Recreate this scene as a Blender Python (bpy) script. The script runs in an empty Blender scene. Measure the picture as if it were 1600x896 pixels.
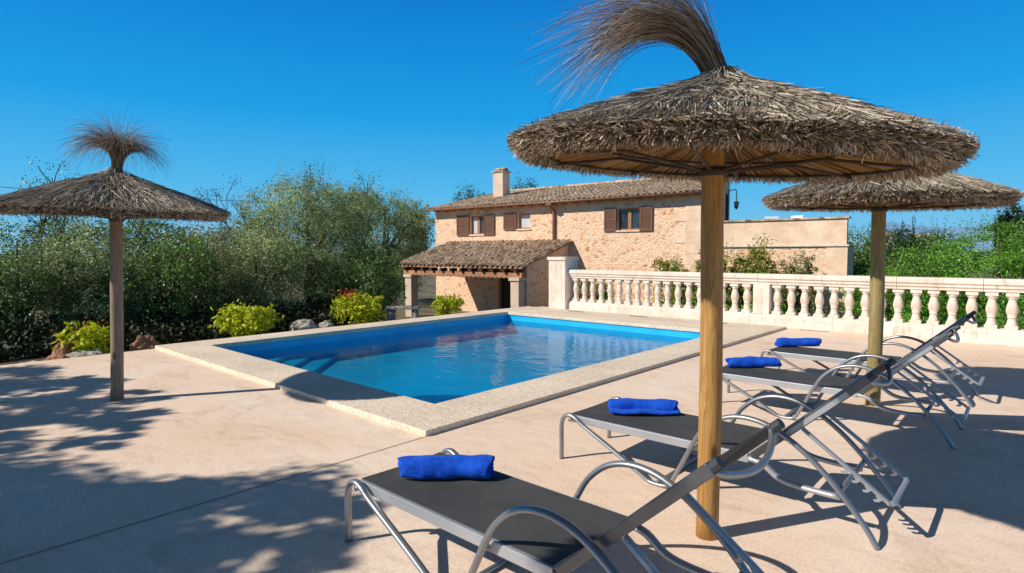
import bpy, math, random
import numpy as np
from mathutils import Vector, Matrix

random.seed(7)
rng = np.random.default_rng(11)
scene = bpy.context.scene
COL = scene.collection
R = math.radians

# ------------------------------------------------------------------ camera
CAM = np.array([0.0, 0.0, 1.5])
F_PX = 916.65                                   # focal length for a 1600 px wide picture
CR = np.array([0.74013786, 0.6724506, -0.00247851])
CU = np.array([-0.03694482, 0.04434324, 0.99833299])
CF = np.array([-0.67143952, 0.73881247, -0.05766368])


def site(bearing, depth):
    """ground position at a compass bearing (tangent right of the view axis) and a distance ahead"""
    k = (bearing - 800) / F_PX
    d = CF + CR * k
    q = CAM + d * depth
    return float(q[0]), float(q[1])


# ------------------------------------------------------------------ object helpers
def link(name, me, mat=None, parent=None):
    o = bpy.data.objects.new(name, me)
    COL.objects.link(o)
    if mat is not None:
        me.materials.append(mat)
    if parent is not None:
        o.parent = parent
    return o


def tag(o, label, cat, group=None):
    o['label'] = label
    o['category'] = cat
    if group:
        o['group'] = group
    return o


def thing(name, label, cat, loc=(0, 0, 0), rz=0.0, group=None):
    o = bpy.data.objects.new(name, None)
    o.empty_display_size = 0.2
    COL.objects.link(o)
    o.location = loc
    o.rotation_euler = (0, 0, rz)
    return tag(o, label, cat, group)


def structure(o):
    o['kind'] = 'structure'
    return o


def dup(root, loc, rz, label, group=None, scale=None):
    r = root.copy()
    COL.objects.link(r)
    r.location = loc
    r.rotation_euler = (0, 0, rz)
    if scale:
        r.scale = scale
    r['label'] = label
    if group:
        r['group'] = group
    for ch in list(root.children):
        c = ch.copy()
        COL.objects.link(c)
        c.parent = r
        for g in list(ch.children):
            d = g.copy()
            COL.objects.link(d)
            d.parent = c
    return r


class MB:
    """collects verts and faces, becomes ONE mesh"""

    def __init__(self):
        self.v, self.f = [], []

    def add(self, vs, fs):
        n = len(self.v)
        self.v += [tuple(map(float, p)) for p in vs]
        self.f += [tuple(i + n for i in f) for f in fs]
        return self

    def box(self, a, b):
        x0, y0, z0 = a
        x1, y1, z1 = b
        return self.add([(x0, y0, z0), (x1, y0, z0), (x1, y1, z0), (x0, y1, z0),
                         (x0, y0, z1), (x1, y0, z1), (x1, y1, z1), (x0, y1, z1)],
                        [(0, 3, 2, 1), (4, 5, 6, 7), (0, 1, 5, 4), (1, 2, 6, 5), (2, 3, 7, 6), (3, 0, 4, 7)])

    def quad(self, *p):
        return self.add(p, [tuple(range(len(p)))])

    def tube(self, path, rad, n=8, cap=True, flat=None):
        P = [Vector(p) for p in path]
        m = len(P)
        rads = rad if isinstance(rad, (list, tuple)) else [rad] * m
        T = []
        for i in range(m):
            t = (P[min(i + 1, m - 1)] - P[max(i - 1, 0)])
            T.append(t.normalized() if t.length > 1e-9 else Vector((0, 0, 1)))
        up = Vector((0, 1, 0)) if abs(T[0].y) < 0.9 else Vector((1, 0, 0))
        vs, fs = [], []
        side = T[0].cross(up).normalized()
        for i in range(m):
            side = (side - T[i] * side.dot(T[i])).normalized()
            oth = T[i].cross(side)
            rr = rads[i]
            r1, r2 = (rr, rr) if flat is None else (rr * flat[0], rr * flat[1])
            for k in range(n):
                a = 2 * math.pi * k / n
                vs.append(P[i] + side * math.cos(a) * r1 + oth * math.sin(a) * r2)
        for i in range(m - 1):
            for k in range(n):
                k2 = (k + 1) % n
                fs.append((i * n + k, i * n + k2, (i + 1) * n + k2, (i + 1) * n + k))
        if cap:
            fs.append(tuple(range(n - 1, -1, -1)))
            fs.append(tuple((m - 1) * n + k for k in range(n)))
        return self.add(vs, fs)

    def lathe(self, prof, n=24, c=(0, 0), close=False):
        vs, fs = [], []
        m = len(prof)
        for r, z in prof:
            for k in range(n):
                a = 2 * math.pi * k / n
                vs.append((c[0] + r * math.cos(a), c[1] + r * math.sin(a), z))
        for i in range(m - 1):
            for k in range(n):
                k2 = (k + 1) % n
                fs.append((i * n + k, i * n + k2, (i + 1) * n + k2, (i + 1) * n + k))
        if close:
            fs.append(tuple(range(n - 1, -1, -1)))
            fs.append(tuple((m - 1) * n + k for k in range(n)))
        return self.add(vs, fs)

    def prism(self, poly, axis, a, b):
        """extrude a 2D polygon along an axis: 'x' poly=(y,z); 'y' poly=(x,z); 'z' poly=(x,y)"""
        n = len(poly)

        def at(p, t):
            return {'x': (t, p[0], p[1]), 'y': (p[0], t, p[1]), 'z': (p[0], p[1], t)}[axis]
        vs = [at(p, a) for p in poly] + [at(p, b) for p in poly]
        fs = [tuple(range(n)), tuple(range(2 * n - 1, n - 1, -1))]
        fs += [(i, n + i, n + (i + 1) % n, (i + 1) % n) for i in range(n)]
        return self.add(vs, fs)

    def mesh(self, name, smooth=False, bevel=0.0):
        me = bpy.data.meshes.new(name)
        me.from_pydata(self.v, [], self.f)
        me.update()
        if bevel > 0 or True:
            import bmesh
            bm = bmesh.new()
            bm.from_mesh(me)
            bmesh.ops.recalc_face_normals(bm, faces=bm.faces)
            if bevel > 0:
                es = [e for e in bm.edges if len(e.link_faces) == 2 and e.calc_face_angle(0) > 0.6]
                bmesh.ops.bevel(bm, geom=es, offset=bevel, segments=2, profile=0.6, affect='EDGES')
            bm.to_mesh(me)
            bm.free()
        if smooth:
            me.polygons.foreach_set('use_smooth', [True] * len(me.polygons))
        return me

    def build(self, name, mat, parent=None, smooth=False, bevel=0.0):
        return link(name, self.mesh(name, smooth, bevel), mat, parent)


def fast_mesh(name, V, nper=4, smooth=False):
    """V: (n, nper, 3) separate polygons"""
    n = V.shape[0]
    me = bpy.data.meshes.new(name)
    me.vertices.add(n * nper)
    me.vertices.foreach_set('co', V.reshape(-1).astype(np.float32))
    me.loops.add(n * nper)
    me.loops.foreach_set('vertex_index', np.arange(n * nper, dtype=np.int32))
    me.polygons.add(n)
    me.polygons.foreach_set('loop_start', np.arange(0, n * nper, nper, dtype=np.int32))
    me.polygons.foreach_set('loop_total', np.full(n, nper, dtype=np.int32))
    me.update(calc_edges=True)
    me.validate()
    return me


def ribbon_mesh(name, paths, widths):
    """paths: (n, m, 3) strands; widths: (n,) ; each strand a flat connected ribbon"""
    n, m, _ = paths.shape
    t = np.gradient(paths, axis=1)
    rnd = rng.normal(size=(n, 1, 3))
    s = np.cross(t, np.broadcast_to(rnd, t.shape))
    s /= np.linalg.norm(s, axis=2, keepdims=True) + 1e-9
    tap = np.linspace(1, 0.45, m)[None, :, None]
    w = widths[:, None, None] * 0.5 * tap
    A, B = paths - s * w, paths + s * w
    V = np.stack([A, B], axis=2).reshape(n * m * 2, 3)
    base = (np.arange(n) * m * 2)[:, None] + (np.arange(m - 1) * 2)[None, :]
    F = np.stack([base, base + 1, base + 3, base + 2], axis=2).reshape(-1)
    k = n * (m - 1)
    me = bpy.data.meshes.new(name)
    me.vertices.add(len(V))
    me.vertices.foreach_set('co', V.reshape(-1).astype(np.float32))
    me.loops.add(k * 4)
    me.loops.foreach_set('vertex_index', F.astype(np.int32))
    me.polygons.add(k)
    me.polygons.foreach_set('loop_start', np.arange(0, k * 4, 4, dtype=np.int32))
    me.polygons.foreach_set('loop_total', np.full(k, 4, dtype=np.int32))
    me.update(calc_edges=True)
    return me


# ------------------------------------------------------------------ materials
def new_mat(name):
    m = bpy.data.materials.new(name)
    m.use_nodes = True
    nt = m.node_tree
    b = nt.nodes['Principled BSDF']
    return m, nt, b


def N(nt, typ, **kw):
    n = nt.nodes.new(typ)
    for k, v in kw.items():
        if hasattr(n, k):
            setattr(n, k, v)
        else:
            n.inputs[k.replace('_', ' ')].default_value = v
    return n


def ramp(nt, fac, stops):
    r = nt.nodes.new('ShaderNodeValToRGB')
    e = r.color_ramp.elements
    e[0].position, e[0].color = stops[0][0], (*stops[0][1], 1)
    e[1].position, e[1].color = stops[-1][0], (*stops[-1][1], 1)
    for p, c in stops[1:-1]:
        x = e.new(p)
        x.color = (*c, 1)
    nt.links.new(fac, r.inputs[0])
    return r.outputs[0]


def coords(nt, scale=(1, 1, 1)):
    tc = nt.nodes.new('ShaderNodeTexCoord')
    mp = nt.nodes.new('ShaderNodeMapping')
    mp.inputs['Scale'].default_value = scale
    nt.links.new(tc.outputs['Object'], mp.inputs[0])
    return mp.outputs[0]


def noise(nt, vec, scale, detail=4, rough=0.55, dist=0.0):
    n = nt.nodes.new('ShaderNodeTexNoise')
    n.inputs['Scale'].default_value = scale
    n.inputs['Detail'].default_value = detail
    n.inputs['Roughness'].default_value = rough
    n.inputs['Distortion'].default_value = dist
    if vec is not None:
        nt.links.new(vec, n.inputs['Vector'])
    return n.outputs['Fac']


def mix(nt, fac, a, b, mode='MIX'):
    m = nt.nodes.new('ShaderNodeMix')
    m.data_type = 'RGBA'
    m.blend_type = mode
    for sock, val in ((m.inputs['Factor'], fac), (m.inputs['A'], a), (m.inputs['B'], b)):
        pass
    ia = [i for i in m.inputs if i.name == 'A' and i.type == 'RGBA'][0]
    ib = [i for i in m.inputs if i.name == 'B' and i.type == 'RGBA'][0]
    for sock, val in ((m.inputs[0], fac), (ia, a), (ib, b)):
        if isinstance(val, (int, float)):
            sock.default_value = val
        elif isinstance(val, tuple):
            sock.default_value = (*val, 1)
        else:
            nt.links.new(val, sock)
    return [o for o in m.outputs if o.type == 'RGBA'][0]


def bump(nt, b, height, strength=0.3, dist=0.01):
    n = nt.nodes.new('ShaderNodeBump')
    n.inputs['Strength'].default_value = strength
    n.inputs['Distance'].default_value = dist
    nt.links.new(height, n.inputs['Height'])
    nt.links.new(n.outputs[0], b.inputs['Normal'])


def noisy(name, stops, scale=3, rough=0.8, metal=0.0, detail=5, bump_s=0.0, bump_scale=40, stretch=(1, 1, 1), dist=0.0,
          bump_d=0.01):
    m, nt, b = new_mat(name)
    v = coords(nt, stretch)
    c = ramp(nt, noise(nt, v, scale, detail, dist=dist), stops)
    nt.links.new(c, b.inputs['Base Color'])
    b.inputs['Roughness'].default_value = rough
    b.inputs['Metallic'].default_value = metal
    if bump_s:
        bump(nt, b, noise(nt, v, bump_scale, 4), bump_s, bump_d)
    return m


def island_mat(name, stops, rough=0.7, trans=0.0, clump=None, spec=0.3, gain=1.0):
    """one colour per leaf / straw"""
    m, nt, b = new_mat(name)
    g = nt.nodes.new('ShaderNodeNewGeometry')
    c = ramp(nt, g.outputs['Random Per Island'], [(p, tuple(min(0.8, q * gain) for q in col)) for p, col in stops])
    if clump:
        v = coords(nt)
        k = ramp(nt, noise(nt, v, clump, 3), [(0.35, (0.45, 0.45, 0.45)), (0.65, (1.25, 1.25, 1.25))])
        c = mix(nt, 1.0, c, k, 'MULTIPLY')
    nt.links.new(c, b.inputs['Base Color'])
    b.inputs['Roughness'].default_value = rough
    b.inputs['Specular IOR Level'].default_value = spec
    if trans:
        t = nt.nodes.new('ShaderNodeBsdfTranslucent')
        nt.links.new(c, t.inputs['Color'])
        mx = nt.nodes.new('ShaderNodeMixShader')
        mx.inputs[0].default_value = trans
        nt.links.new(b.outputs[0], mx.inputs[1])
        nt.links.new(t.outputs[0], mx.inputs[2])
        nt.links.new(mx.outputs[0], nt.nodes['Material Output'].inputs[0])
    return m


def deck_mat():
    m, nt, b = new_mat('pink_stamped_concrete')
    v = coords(nt)
    a = noise(nt, v, 0.55, 6, 0.6, 0.6)
    c1 = ramp(nt, a, [(0.3, (0.81, 0.595, 0.43)), (0.5, (0.865, 0.67, 0.515)), (0.7, (0.89, 0.74, 0.60))])
    v2 = coords(nt, (1.0, 3.2, 1.0))
    s = noise(nt, v2, 2.2, 8, 0.65, 1.6)
    k = ramp(nt, s, [(0.25, (0.85, 0.82, 0.81)), (0.5, (1, 1, 1)), (0.75, (1.05, 1.04, 1.02))])
    c = mix(nt, 1.0, c1, k, 'MULTIPLY')
    sp = ramp(nt, noise(nt, v, 60, 2), [(0.36, (0.86, 0.84, 0.84)), (0.5, (1, 1, 1))])
    c = mix(nt, 1.0, c, sp, 'MULTIPLY')
    st = ramp(nt, noise(nt, v, 0.9, 8, 0.72, 1.2), [(0.28, (0.72, 0.66, 0.62)), (0.46, (1, 1, 1))])
    c = mix(nt, 0.85, c, st, 'MULTIPLY')
    gr = ramp(nt, noise(nt, v, 22, 6, 0.8), [(0.27, (0.70, 0.66, 0.62)), (0.37, (1, 1, 1))])
    c = mix(nt, 0.7, c, gr, 'MULTIPLY')
    nt.links.new(c, b.inputs['Base Color'])
    b.inputs['Roughness'].default_value = 0.72
    b.inputs['Specular IOR Level'].default_value = 0.25
    bump(nt, b, s, 0.2, 0.01)
    return m


def pebble_mat():
    m, nt, b = new_mat('pebble_washed_coping')
    v = coords(nt)
    vo = nt.nodes.new('ShaderNodeTexVoronoi')
    vo.inputs['Scale'].default_value = 60
    nt.links.new(v, vo.inputs['Vector'])
    bw = nt.nodes.new('ShaderNodeSeparateColor')
    nt.links.new(vo.outputs['Color'], bw.inputs[0])
    c = ramp(nt, bw.outputs[0], [(0.0, (0.56, 0.42, 0.30)), (0.2, (0.74, 0.59, 0.44)), (0.6, (0.82, 0.69, 0.54)),
                                 (1.0, (0.86, 0.77, 0.65))])
    d = ramp(nt, noise(nt, v, 1.3, 4), [(0.3, (0.86, 0.85, 0.83)), (0.7, (1.05, 1.04, 1.02))])
    nt.links.new(mix(nt, 1.0, c, d, 'MULTIPLY'), b.inputs['Base Color'])
    b.inputs['Roughness'].default_value = 0.85
    bump(nt, b, vo.outputs['Distance'], 0.5, 0.006)
    return m


def rubble_mat():
    m, nt, b = new_mat('sandstone_rubble')
    v = coords(nt, (1, 1, 1.35))
    nz = nt.nodes.new('ShaderNodeTexNoise')
    nz.inputs['Scale'].default_value = 1.7
    nz.inputs['Detail'].default_value = 3
    nt.links.new(v, nz.inputs['Vector'])
    vm = nt.nodes.new('ShaderNodeMixRGB')
    vm.blend_type = 'ADD'
    vm.inputs[0].default_value = 0.35
    nt.links.new(v, vm.inputs[1])
    nt.links.new(nz.outputs['Color'], vm.inputs[2])
    vo = nt.nodes.new('ShaderNodeTexVoronoi')
    vo.inputs['Scale'].default_value = 5.2
    nt.links.new(vm.outputs[0], vo.inputs['Vector'])
    ve = nt.nodes.new('ShaderNodeTexVoronoi')
    ve.feature = 'DISTANCE_TO_EDGE'
    ve.inputs['Scale'].default_value = 5.2
    nt.links.new(vm.outputs[0], ve.inputs['Vector'])
    sc = nt.nodes.new('ShaderNodeSeparateColor')
    nt.links.new(vo.outputs['Color'], sc.inputs[0])
    c = ramp(nt, sc.outputs[0], [(0.0, (0.52, 0.25, 0.13)), (0.18, (0.72, 0.42, 0.25)), (0.5, (0.83, 0.54, 0.35)),
                                 (0.8, (0.87, 0.62, 0.43)), (1.0, (0.74, 0.53, 0.38))])
    fine = ramp(nt, noise(nt, v, 9, 6, 0.7), [(0.3, (0.80, 0.76, 0.71)), (0.5, (1.05, 1.03, 1.0)), (0.75, (1.16, 1.14, 1.1))])
    c = mix(nt, 1.0, c, fine, 'MULTIPLY')
    big = ramp(nt, noise(nt, v, 0.5, 3), [(0.42, (0, 0, 0)), (0.62, (1, 1, 1))])
    mort = ramp(nt, ve.outputs['Distance'], [(0.02, (1, 1, 1)), (0.13, (0, 0, 0))])
    mf = mix(nt, 1.0, mort, ramp(nt, noise(nt, v, 2.5, 4), [(0.35, (0.35, 0.35, 0.35)), (0.6, (1, 1, 1))]), 'MULTIPLY')
    c = mix(nt, mf, c, (0.88, 0.635, 0.45))
    half = mix(nt, 0.5, big, (0, 0, 0))
    c = mix(nt, half, c, (0.87, 0.61, 0.425))
    nt.links.new(c, b.inputs['Base Color'])
    b.inputs['Roughness'].default_value = 0.95
    b.inputs['Specular IOR Level'].default_value = 0.1
    h = mix(nt, 0.4, ve.outputs['Distance'], noise(nt, v, 9, 5))
    bump(nt, b, h, 0.8, 0.09)
    return m


def ashlar_mat():
    m, nt, b = new_mat('sandstone_ashlar')
    v = coords(nt)
    br = nt.nodes.new('ShaderNodeTexBrick')
    br.inputs['Scale'].default_value = 1.0
    br.inputs['Brick Width'].default_value = 0.95
    br.inputs['Row Height'].default_value = 0.48
    br.inputs['Mortar Size'].default_value = 0.006
    br.inputs['Color1'].default_value = (0.80, 0.565, 0.39, 1)
    br.inputs['Color2'].default_value = (0.86, 0.64, 0.46, 1)
    br.inputs['Mortar'].default_value = (0.86, 0.68, 0.51, 1)
    sw = nt.nodes.new('ShaderNodeSeparateXYZ')
    cb = nt.nodes.new('ShaderNodeCombineXYZ')
    nt.links.new(v, sw.inputs[0])
    nt.links.new(sw.outputs[0], cb.inputs[0])
    nt.links.new(sw.outputs[2], cb.inputs[1])
    nt.links.new(cb.outputs[0], br.inputs['Vector'])
    f = ramp(nt, noise(nt, v, 2.2, 6, 0.65), [(0.3, (0.82, 0.78, 0.74)), (0.6, (1.06, 1.05, 1.04))])
    nt.links.new(mix(nt, 1.0, br.outputs['Color'], f, 'MULTIPLY'), b.inputs['Base Color'])
    b.inputs['Roughness'].default_value = 0.9
    bump(nt, b, noise(nt, v, 14, 5), 0.4, 0.02)
    return m


def tile_mat():
    m, nt, b = new_mat('weathered_clay_tile')
    v = coords(nt)
    wn = nt.nodes.new('ShaderNodeTexVoronoi')
    wn.inputs['Scale'].default_value = 4.5
    nt.links.new(v, wn.inputs['Vector'])
    sc = nt.nodes.new('ShaderNodeSeparateColor')
    nt.links.new(wn.outputs['Color'], sc.inputs[0])
    c = ramp(nt, sc.outputs[0], [(0.0, (0.24, 0.17, 0.12)), (0.3, (0.44, 0.32, 0.22)), (0.6, (0.58, 0.44, 0.31)),
                                 (1.0, (0.66, 0.53, 0.40))])
    l = ramp(nt, noise(nt, v, 5, 7, 0.7), [(0.35, (0.5, 0.47, 0.42)), (0.5, (0.95, 0.92, 0.88)), (0.7, (1.2, 1.16, 1.05))])
    nt.links.new(mix(nt, 1.0, c, l, 'MULTIPLY'), b.inputs['Base Color'])
    b.inputs['Roughness'].default_value = 0.95
    return m


def wood_mat(name, dark, mid, light, scale=1.0, knots=True, rough=0.6):
    m, nt, b = new_mat(name)
    v = coords(nt, (14 * scale, 14 * scale, 0.9 * scale))
    a = noise(nt, v, 2.0, 7, 0.65, 3.0)
    c = ramp(nt, a, [(0.28, dark), (0.48, mid), (0.7, light)])
    if knots:
        vk = coords(nt, (6, 6, 2.4))
        vo = nt.nodes.new('ShaderNodeTexVoronoi')
        vo.inputs['Scale'].default_value = 1.0
        nt.links.new(vk, vo.inputs['Vector'])
        k = ramp(nt, vo.outputs['Distance'], [(0.06, (0.30, 0.22, 0.15)), (0.16, (1, 1, 1))])
        c = mix(nt, 1.0, c, k, 'MULTIPLY')
    nt.links.new(c, b.inputs['Base Color'])
    b.inputs['Roughness'].default_value = rough
    bump(nt, b, a, 0.25, 0.006)
    return m


def water_mat():
    m, nt, b = new_mat('pool_water')
    out = nt.nodes['Material Output']
    nt.nodes.remove(b)
    v = coords(nt, (1.0, 1.0, 1.0))
    n1 = noise(nt, v, 2.6, 2, 0.5, 0.5)
    n2 = noise(nt, v, 8.0, 2, 0.5, 0.3)
    h = mix(nt, 0.22, n1, n2)
    bp = nt.nodes.new('ShaderNodeBump')
    bp.inputs['Strength'].default_value = 0.12
    bp.inputs['Distance'].default_value = 0.12
    nt.links.new(h, bp.inputs['Height'])
    tr = nt.nodes.new('ShaderNodeBsdfTransparent')
    tr.inputs[0].default_value = (0.68, 0.985, 1.0, 1)
    gl = nt.nodes.new('ShaderNodeBsdfGlossy')
    gl.inputs['Roughness'].default_value = 0.015
    gl.inputs['Color'].default_value = (0.95, 0.98, 1, 1)
    fr = nt.nodes.new('ShaderNodeFresnel')
    fr.inputs['IOR'].default_value = 1.33
    nt.links.new(bp.outputs[0], fr.inputs['Normal'])
    nt.links.new(bp.outputs[0], gl.inputs['Normal'])
    mx = nt.nodes.new('ShaderNodeMixShader')
    mu = nt.nodes.new('ShaderNodeMath')
    mu.operation = 'MULTIPLY'
    mu.inputs[1].default_value = 0.56
    nt.links.new(fr.outputs[0], mu.inputs[0])
    nt.links.new(mu.outputs[0], mx.inputs[0])
    nt.links.new(tr.outputs[0], mx.inputs[1])
    nt.links.new(gl.outputs[0], mx.inputs[2])
    nt.links.new(mx.outputs[0], out.inputs[0])
    return m


def glass_mat():
    m, nt, b = new_mat('dark_window_glass')
    v = coords(nt)
    c = ramp(nt, noise(nt, v, 1.5, 2), [(0.4, (0.012, 0.014, 0.016)), (0.6, (0.05, 0.06, 0.07))])
    nt.links.new(c, b.inputs['Base Color'])
    b.inputs['Roughness'].default_value = 0.08
    b.inputs['Specular IOR Level'].default_value = 0.7
    return m


M = {}
M['deck'] = deck_mat()
M['coping'] = pebble_mat()
M['walk'] = noisy('cream_paving', [(0.3, (0.60, 0.49, 0.38)), (0.7, (0.74, 0.63, 0.51))], 1.6, 0.8, bump_s=0.2)
M['groove'] = noisy('dark_joint', [(0.3, (0.20, 0.13, 0.085)), (0.7, (0.42, 0.29, 0.20))], 4, 0.95)
M['paving'] = noisy('dark_brown_strip', [(0.3, (0.10, 0.07, 0.05)), (0.7, (0.26, 0.18, 0.12))], 8, 0.9)
M['soil'] = noisy('dark_soil', [(0.3, (0.035, 0.025, 0.015)), (0.7, (0.10, 0.07, 0.045))], 3, 1.0, bump_s=0.6, bump_scale=12, bump_d=0.05)
M['ground'] = noisy('dry_garden_ground', [(0.3, (0.06, 0.06, 0.025)), (0.5, (0.13, 0.11, 0.06)), (0.7, (0.22, 0.18, 0.11))], 0.6, 1.0)
M['lawn'] = noisy('green_lawn', [(0.3, (0.05, 0.14, 0.008)), (0.7, (0.13, 0.30, 0.02))], 5, 0.95, bump_s=0.8, bump_scale=50, bump_d=0.04)
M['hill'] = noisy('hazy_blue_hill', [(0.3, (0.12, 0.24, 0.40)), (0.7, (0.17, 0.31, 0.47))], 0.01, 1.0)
M['pool'] = noisy('blue_pool_mosaic', [(0.3, (0.002, 0.40, 0.74)), (0.7, (0.008, 0.50, 0.84))], 2.0, 0.4)
M['water'] = water_mat()
M['stone'] = noisy('pink_cast_stone', [(0.3, (0.66, 0.52, 0.42)), (0.5, (0.76, 0.64, 0.54)), (0.7, (0.80, 0.71, 0.61))], 2.5, 0.75, bump_s=0.15, bump_scale=60)
def weathered_stone():
    m, nt, b = new_mat('pink_cast_stone_weathered')
    v = coords(nt)
    c = ramp(nt, noise(nt, v, 2.5, 5), [(0.3, (0.70, 0.555, 0.45)), (0.5, (0.79, 0.665, 0.56)), (0.7, (0.83, 0.74, 0.64))])
    g = ramp(nt, noise(nt, coords(nt, (3, 3, 0.7)), 3.5, 6, 0.7), [(0.30, (0.66, 0.60, 0.53)), (0.46, (1, 1, 1))])
    nt.links.new(mix(nt, 1.0, c, g, 'MULTIPLY'), b.inputs['Base Color'])
    b.inputs['Roughness'].default_value = 0.8
    bump(nt, b, noise(nt, v, 60, 4), 0.25, 0.008)
    return m


M['stone'] = weathered_stone()
M['rubble'] = rubble_mat()
M['ashlar'] = ashlar_mat()
M['tile'] = tile_mat()
M['plaster'] = noisy('beige_render', [(0.3, (0.56, 0.42, 0.31)), (0.7, (0.70, 0.56, 0.43))], 1.5, 0.9, bump_s=0.2)
M['shutter'] = noisy('brown_shutter_wood', [(0.3, (0.12, 0.045, 0.02)), (0.7, (0.20, 0.085, 0.04))], 3, 0.55, stretch=(6, 6, 1))
M['frame'] = noisy('orange_window_wood', [(0.3, (0.28, 0.12, 0.045)), (0.7, (0.42, 0.20, 0.08))], 3, 0.5, stretch=(5, 5, 1))
M['beam'] = noisy('terracotta_beam', [(0.3, (0.34, 0.15, 0.07)), (0.7, (0.48, 0.24, 0.12))], 3, 0.8)
M['gutter'] = noisy('brown_metal', [(0.3, (0.17, 0.075, 0.04)), (0.7, (0.27, 0.13, 0.07))], 3, 0.5)
M['darkwood'] = noisy('dark_door_wood', [(0.3, (0.03, 0.018, 0.01)), (0.7, (0.06, 0.035, 0.02))], 3, 0.6)
M['glass'] = glass_mat()
M['curtain'] = noisy('grey_white_curtain', [(0.3, (0.42, 0.44, 0.46)), (0.7, (0.66, 0.68, 0.70))], 4, 0.9, stretch=(8, 8, 0.5))
M['iron'] = noisy('green_black_iron', [(0.3, (0.01, 0.03, 0.022)), (0.7, (0.03, 0.06, 0.05))], 6, 0.6)
M['white'] = noisy('white_plastic', [(0.3, (0.74, 0.73, 0.71)), (0.7, (0.82, 0.81, 0.79))], 3, 0.5)
M['pole'] = wood_mat('pine_pole', (0.20, 0.085, 0.018), (0.42, 0.21, 0.05), (0.60, 0.35, 0.11))
M['pole_old'] = wood_mat('weathered_pole', (0.16, 0.105, 0.065), (0.28, 0.19, 0.12), (0.40, 0.29, 0.20), rough=0.85)
M['pole_olive'] = wood_mat('olive_stained_pole', (0.16, 0.115, 0.035), (0.28, 0.205, 0.075), (0.40, 0.31, 0.13), rough=0.8)
M['straw'] = island_mat('dry_straw', [(0.0, (0.06, 0.042, 0.03)), (0.25, (0.20, 0.145, 0.095)), (0.55, (0.42, 0.33, 0.225)), (0.8, (0.62, 0.51, 0.375)), (1.0, (0.78, 0.69, 0.56))], 0.75, 0.12)
M['straw_top'] = island_mat('weathered_straw', [(0.0, (0.07, 0.055, 0.042)), (0.3, (0.24, 0.195, 0.15)), (0.7, (0.46, 0.39, 0.305)), (1.0, (0.70, 0.62, 0.51))], 0.8, 0.1)
M['straw_base'] = noisy('packed_straw', [(0.3, (0.05, 0.035, 0.022)), (0.7, (0.17, 0.12, 0.075))], 30, 0.95)
M['tuft'] = island_mat('brown_grass_plume', [(0.0, (0.06, 0.035, 0.02)), (0.35, (0.19, 0.12, 0.07)), (0.7, (0.36, 0.26, 0.18)), (1.0, (0.70, 0.62, 0.52))], 0.6, 0.2)
M['lining'] = island_mat('reed_lining', [(0.0, (0.24, 0.13, 0.045)), (0.5, (0.46, 0.28, 0.11)), (1.0, (0.64, 0.44, 0.20))], 0.8, 0.5)
M['wire'] = noisy('dark_wire', [(0.3, (0.03, 0.02, 0.014)), (0.7, (0.07, 0.045, 0.03))], 5, 0.7)
M['metal'] = noisy('silver_grey_frame', [(0.3, (0.28, 0.295, 0.315)), (0.7, (0.36, 0.375, 0.395))], 4, 0.40, 0.7)
M['backrail'] = noisy('shade_darkened_silver_rail', [(0.3, (0.11, 0.12, 0.135)), (0.7, (0.16, 0.17, 0.19))], 4, 0.35, 0.75)  # silver darkened to carry the tree shade on the nearest lounger's backrest
M['rail'] = noisy('pale_aluminium_rail', [(0.3, (0.42, 0.435, 0.45)), (0.7, (0.52, 0.53, 0.55))], 4, 0.42, 0.5)
M['plastic'] = noisy('dark_grey_plastic', [(0.3, (0.03, 0.033, 0.037)), (0.7, (0.05, 0.054, 0.06))], 6, 0.5)
M['bark'] = noisy('grey_brown_bark', [(0.3, (0.06, 0.045, 0.03)), (0.7, (0.18, 0.14, 0.10))], 3, 0.95, stretch=(6, 6, 1))


def sling_mat():
    m, nt, b = new_mat('charcoal_mesh_sling')
    v = coords(nt)
    c = ramp(nt, noise(nt, v, 5, 5), [(0.3, (0.052, 0.053, 0.052)), (0.7, (0.080, 0.079, 0.076))])
    ck = nt.nodes.new('ShaderNodeTexChecker')
    ck.inputs['Scale'].default_value = 420
    ck.inputs['Color1'].default_value = (0.8, 0.8, 0.8, 1)
    ck.inputs['Color2'].default_value = (1.2, 1.2, 1.2, 1)
    nt.links.new(v, ck.inputs['Vector'])
    nt.links.new(mix(nt, 1.0, c, ck.outputs[0], 'MULTIPLY'), b.inputs['Base Color'])
    b.inputs['Roughness'].default_value = 0.7
    b.inputs['Specular IOR Level'].default_value = 0.25
    return m


def towel_mat():
    m, nt, b = new_mat('royal_blue_terry')
    v = coords(nt)
    c = ramp(nt, noise(nt, v, 18, 6, 0.7), [(0.3, (0.004, 0.045, 0.42)), (0.7, (0.018, 0.13, 0.72))])
    nt.links.new(c, b.inputs['Base Color'])
    b.inputs['Roughness'].default_value = 0.95
    b.inputs['Specular IOR Level'].default_value = 0.1
    b.inputs['Sheen Weight'].default_value = 0.25
    b.inputs['Sheen Tint'].default_value = (0.2, 0.4, 1, 1)
    bump(nt, b, mix(nt, 0.35, noise(nt, coords(nt, (0.6, 1.6, 1.6)), 22, 4, 0.6, 0.8), noise(nt, v, 170, 3)), 0.9, 0.012)
    return m


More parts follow.
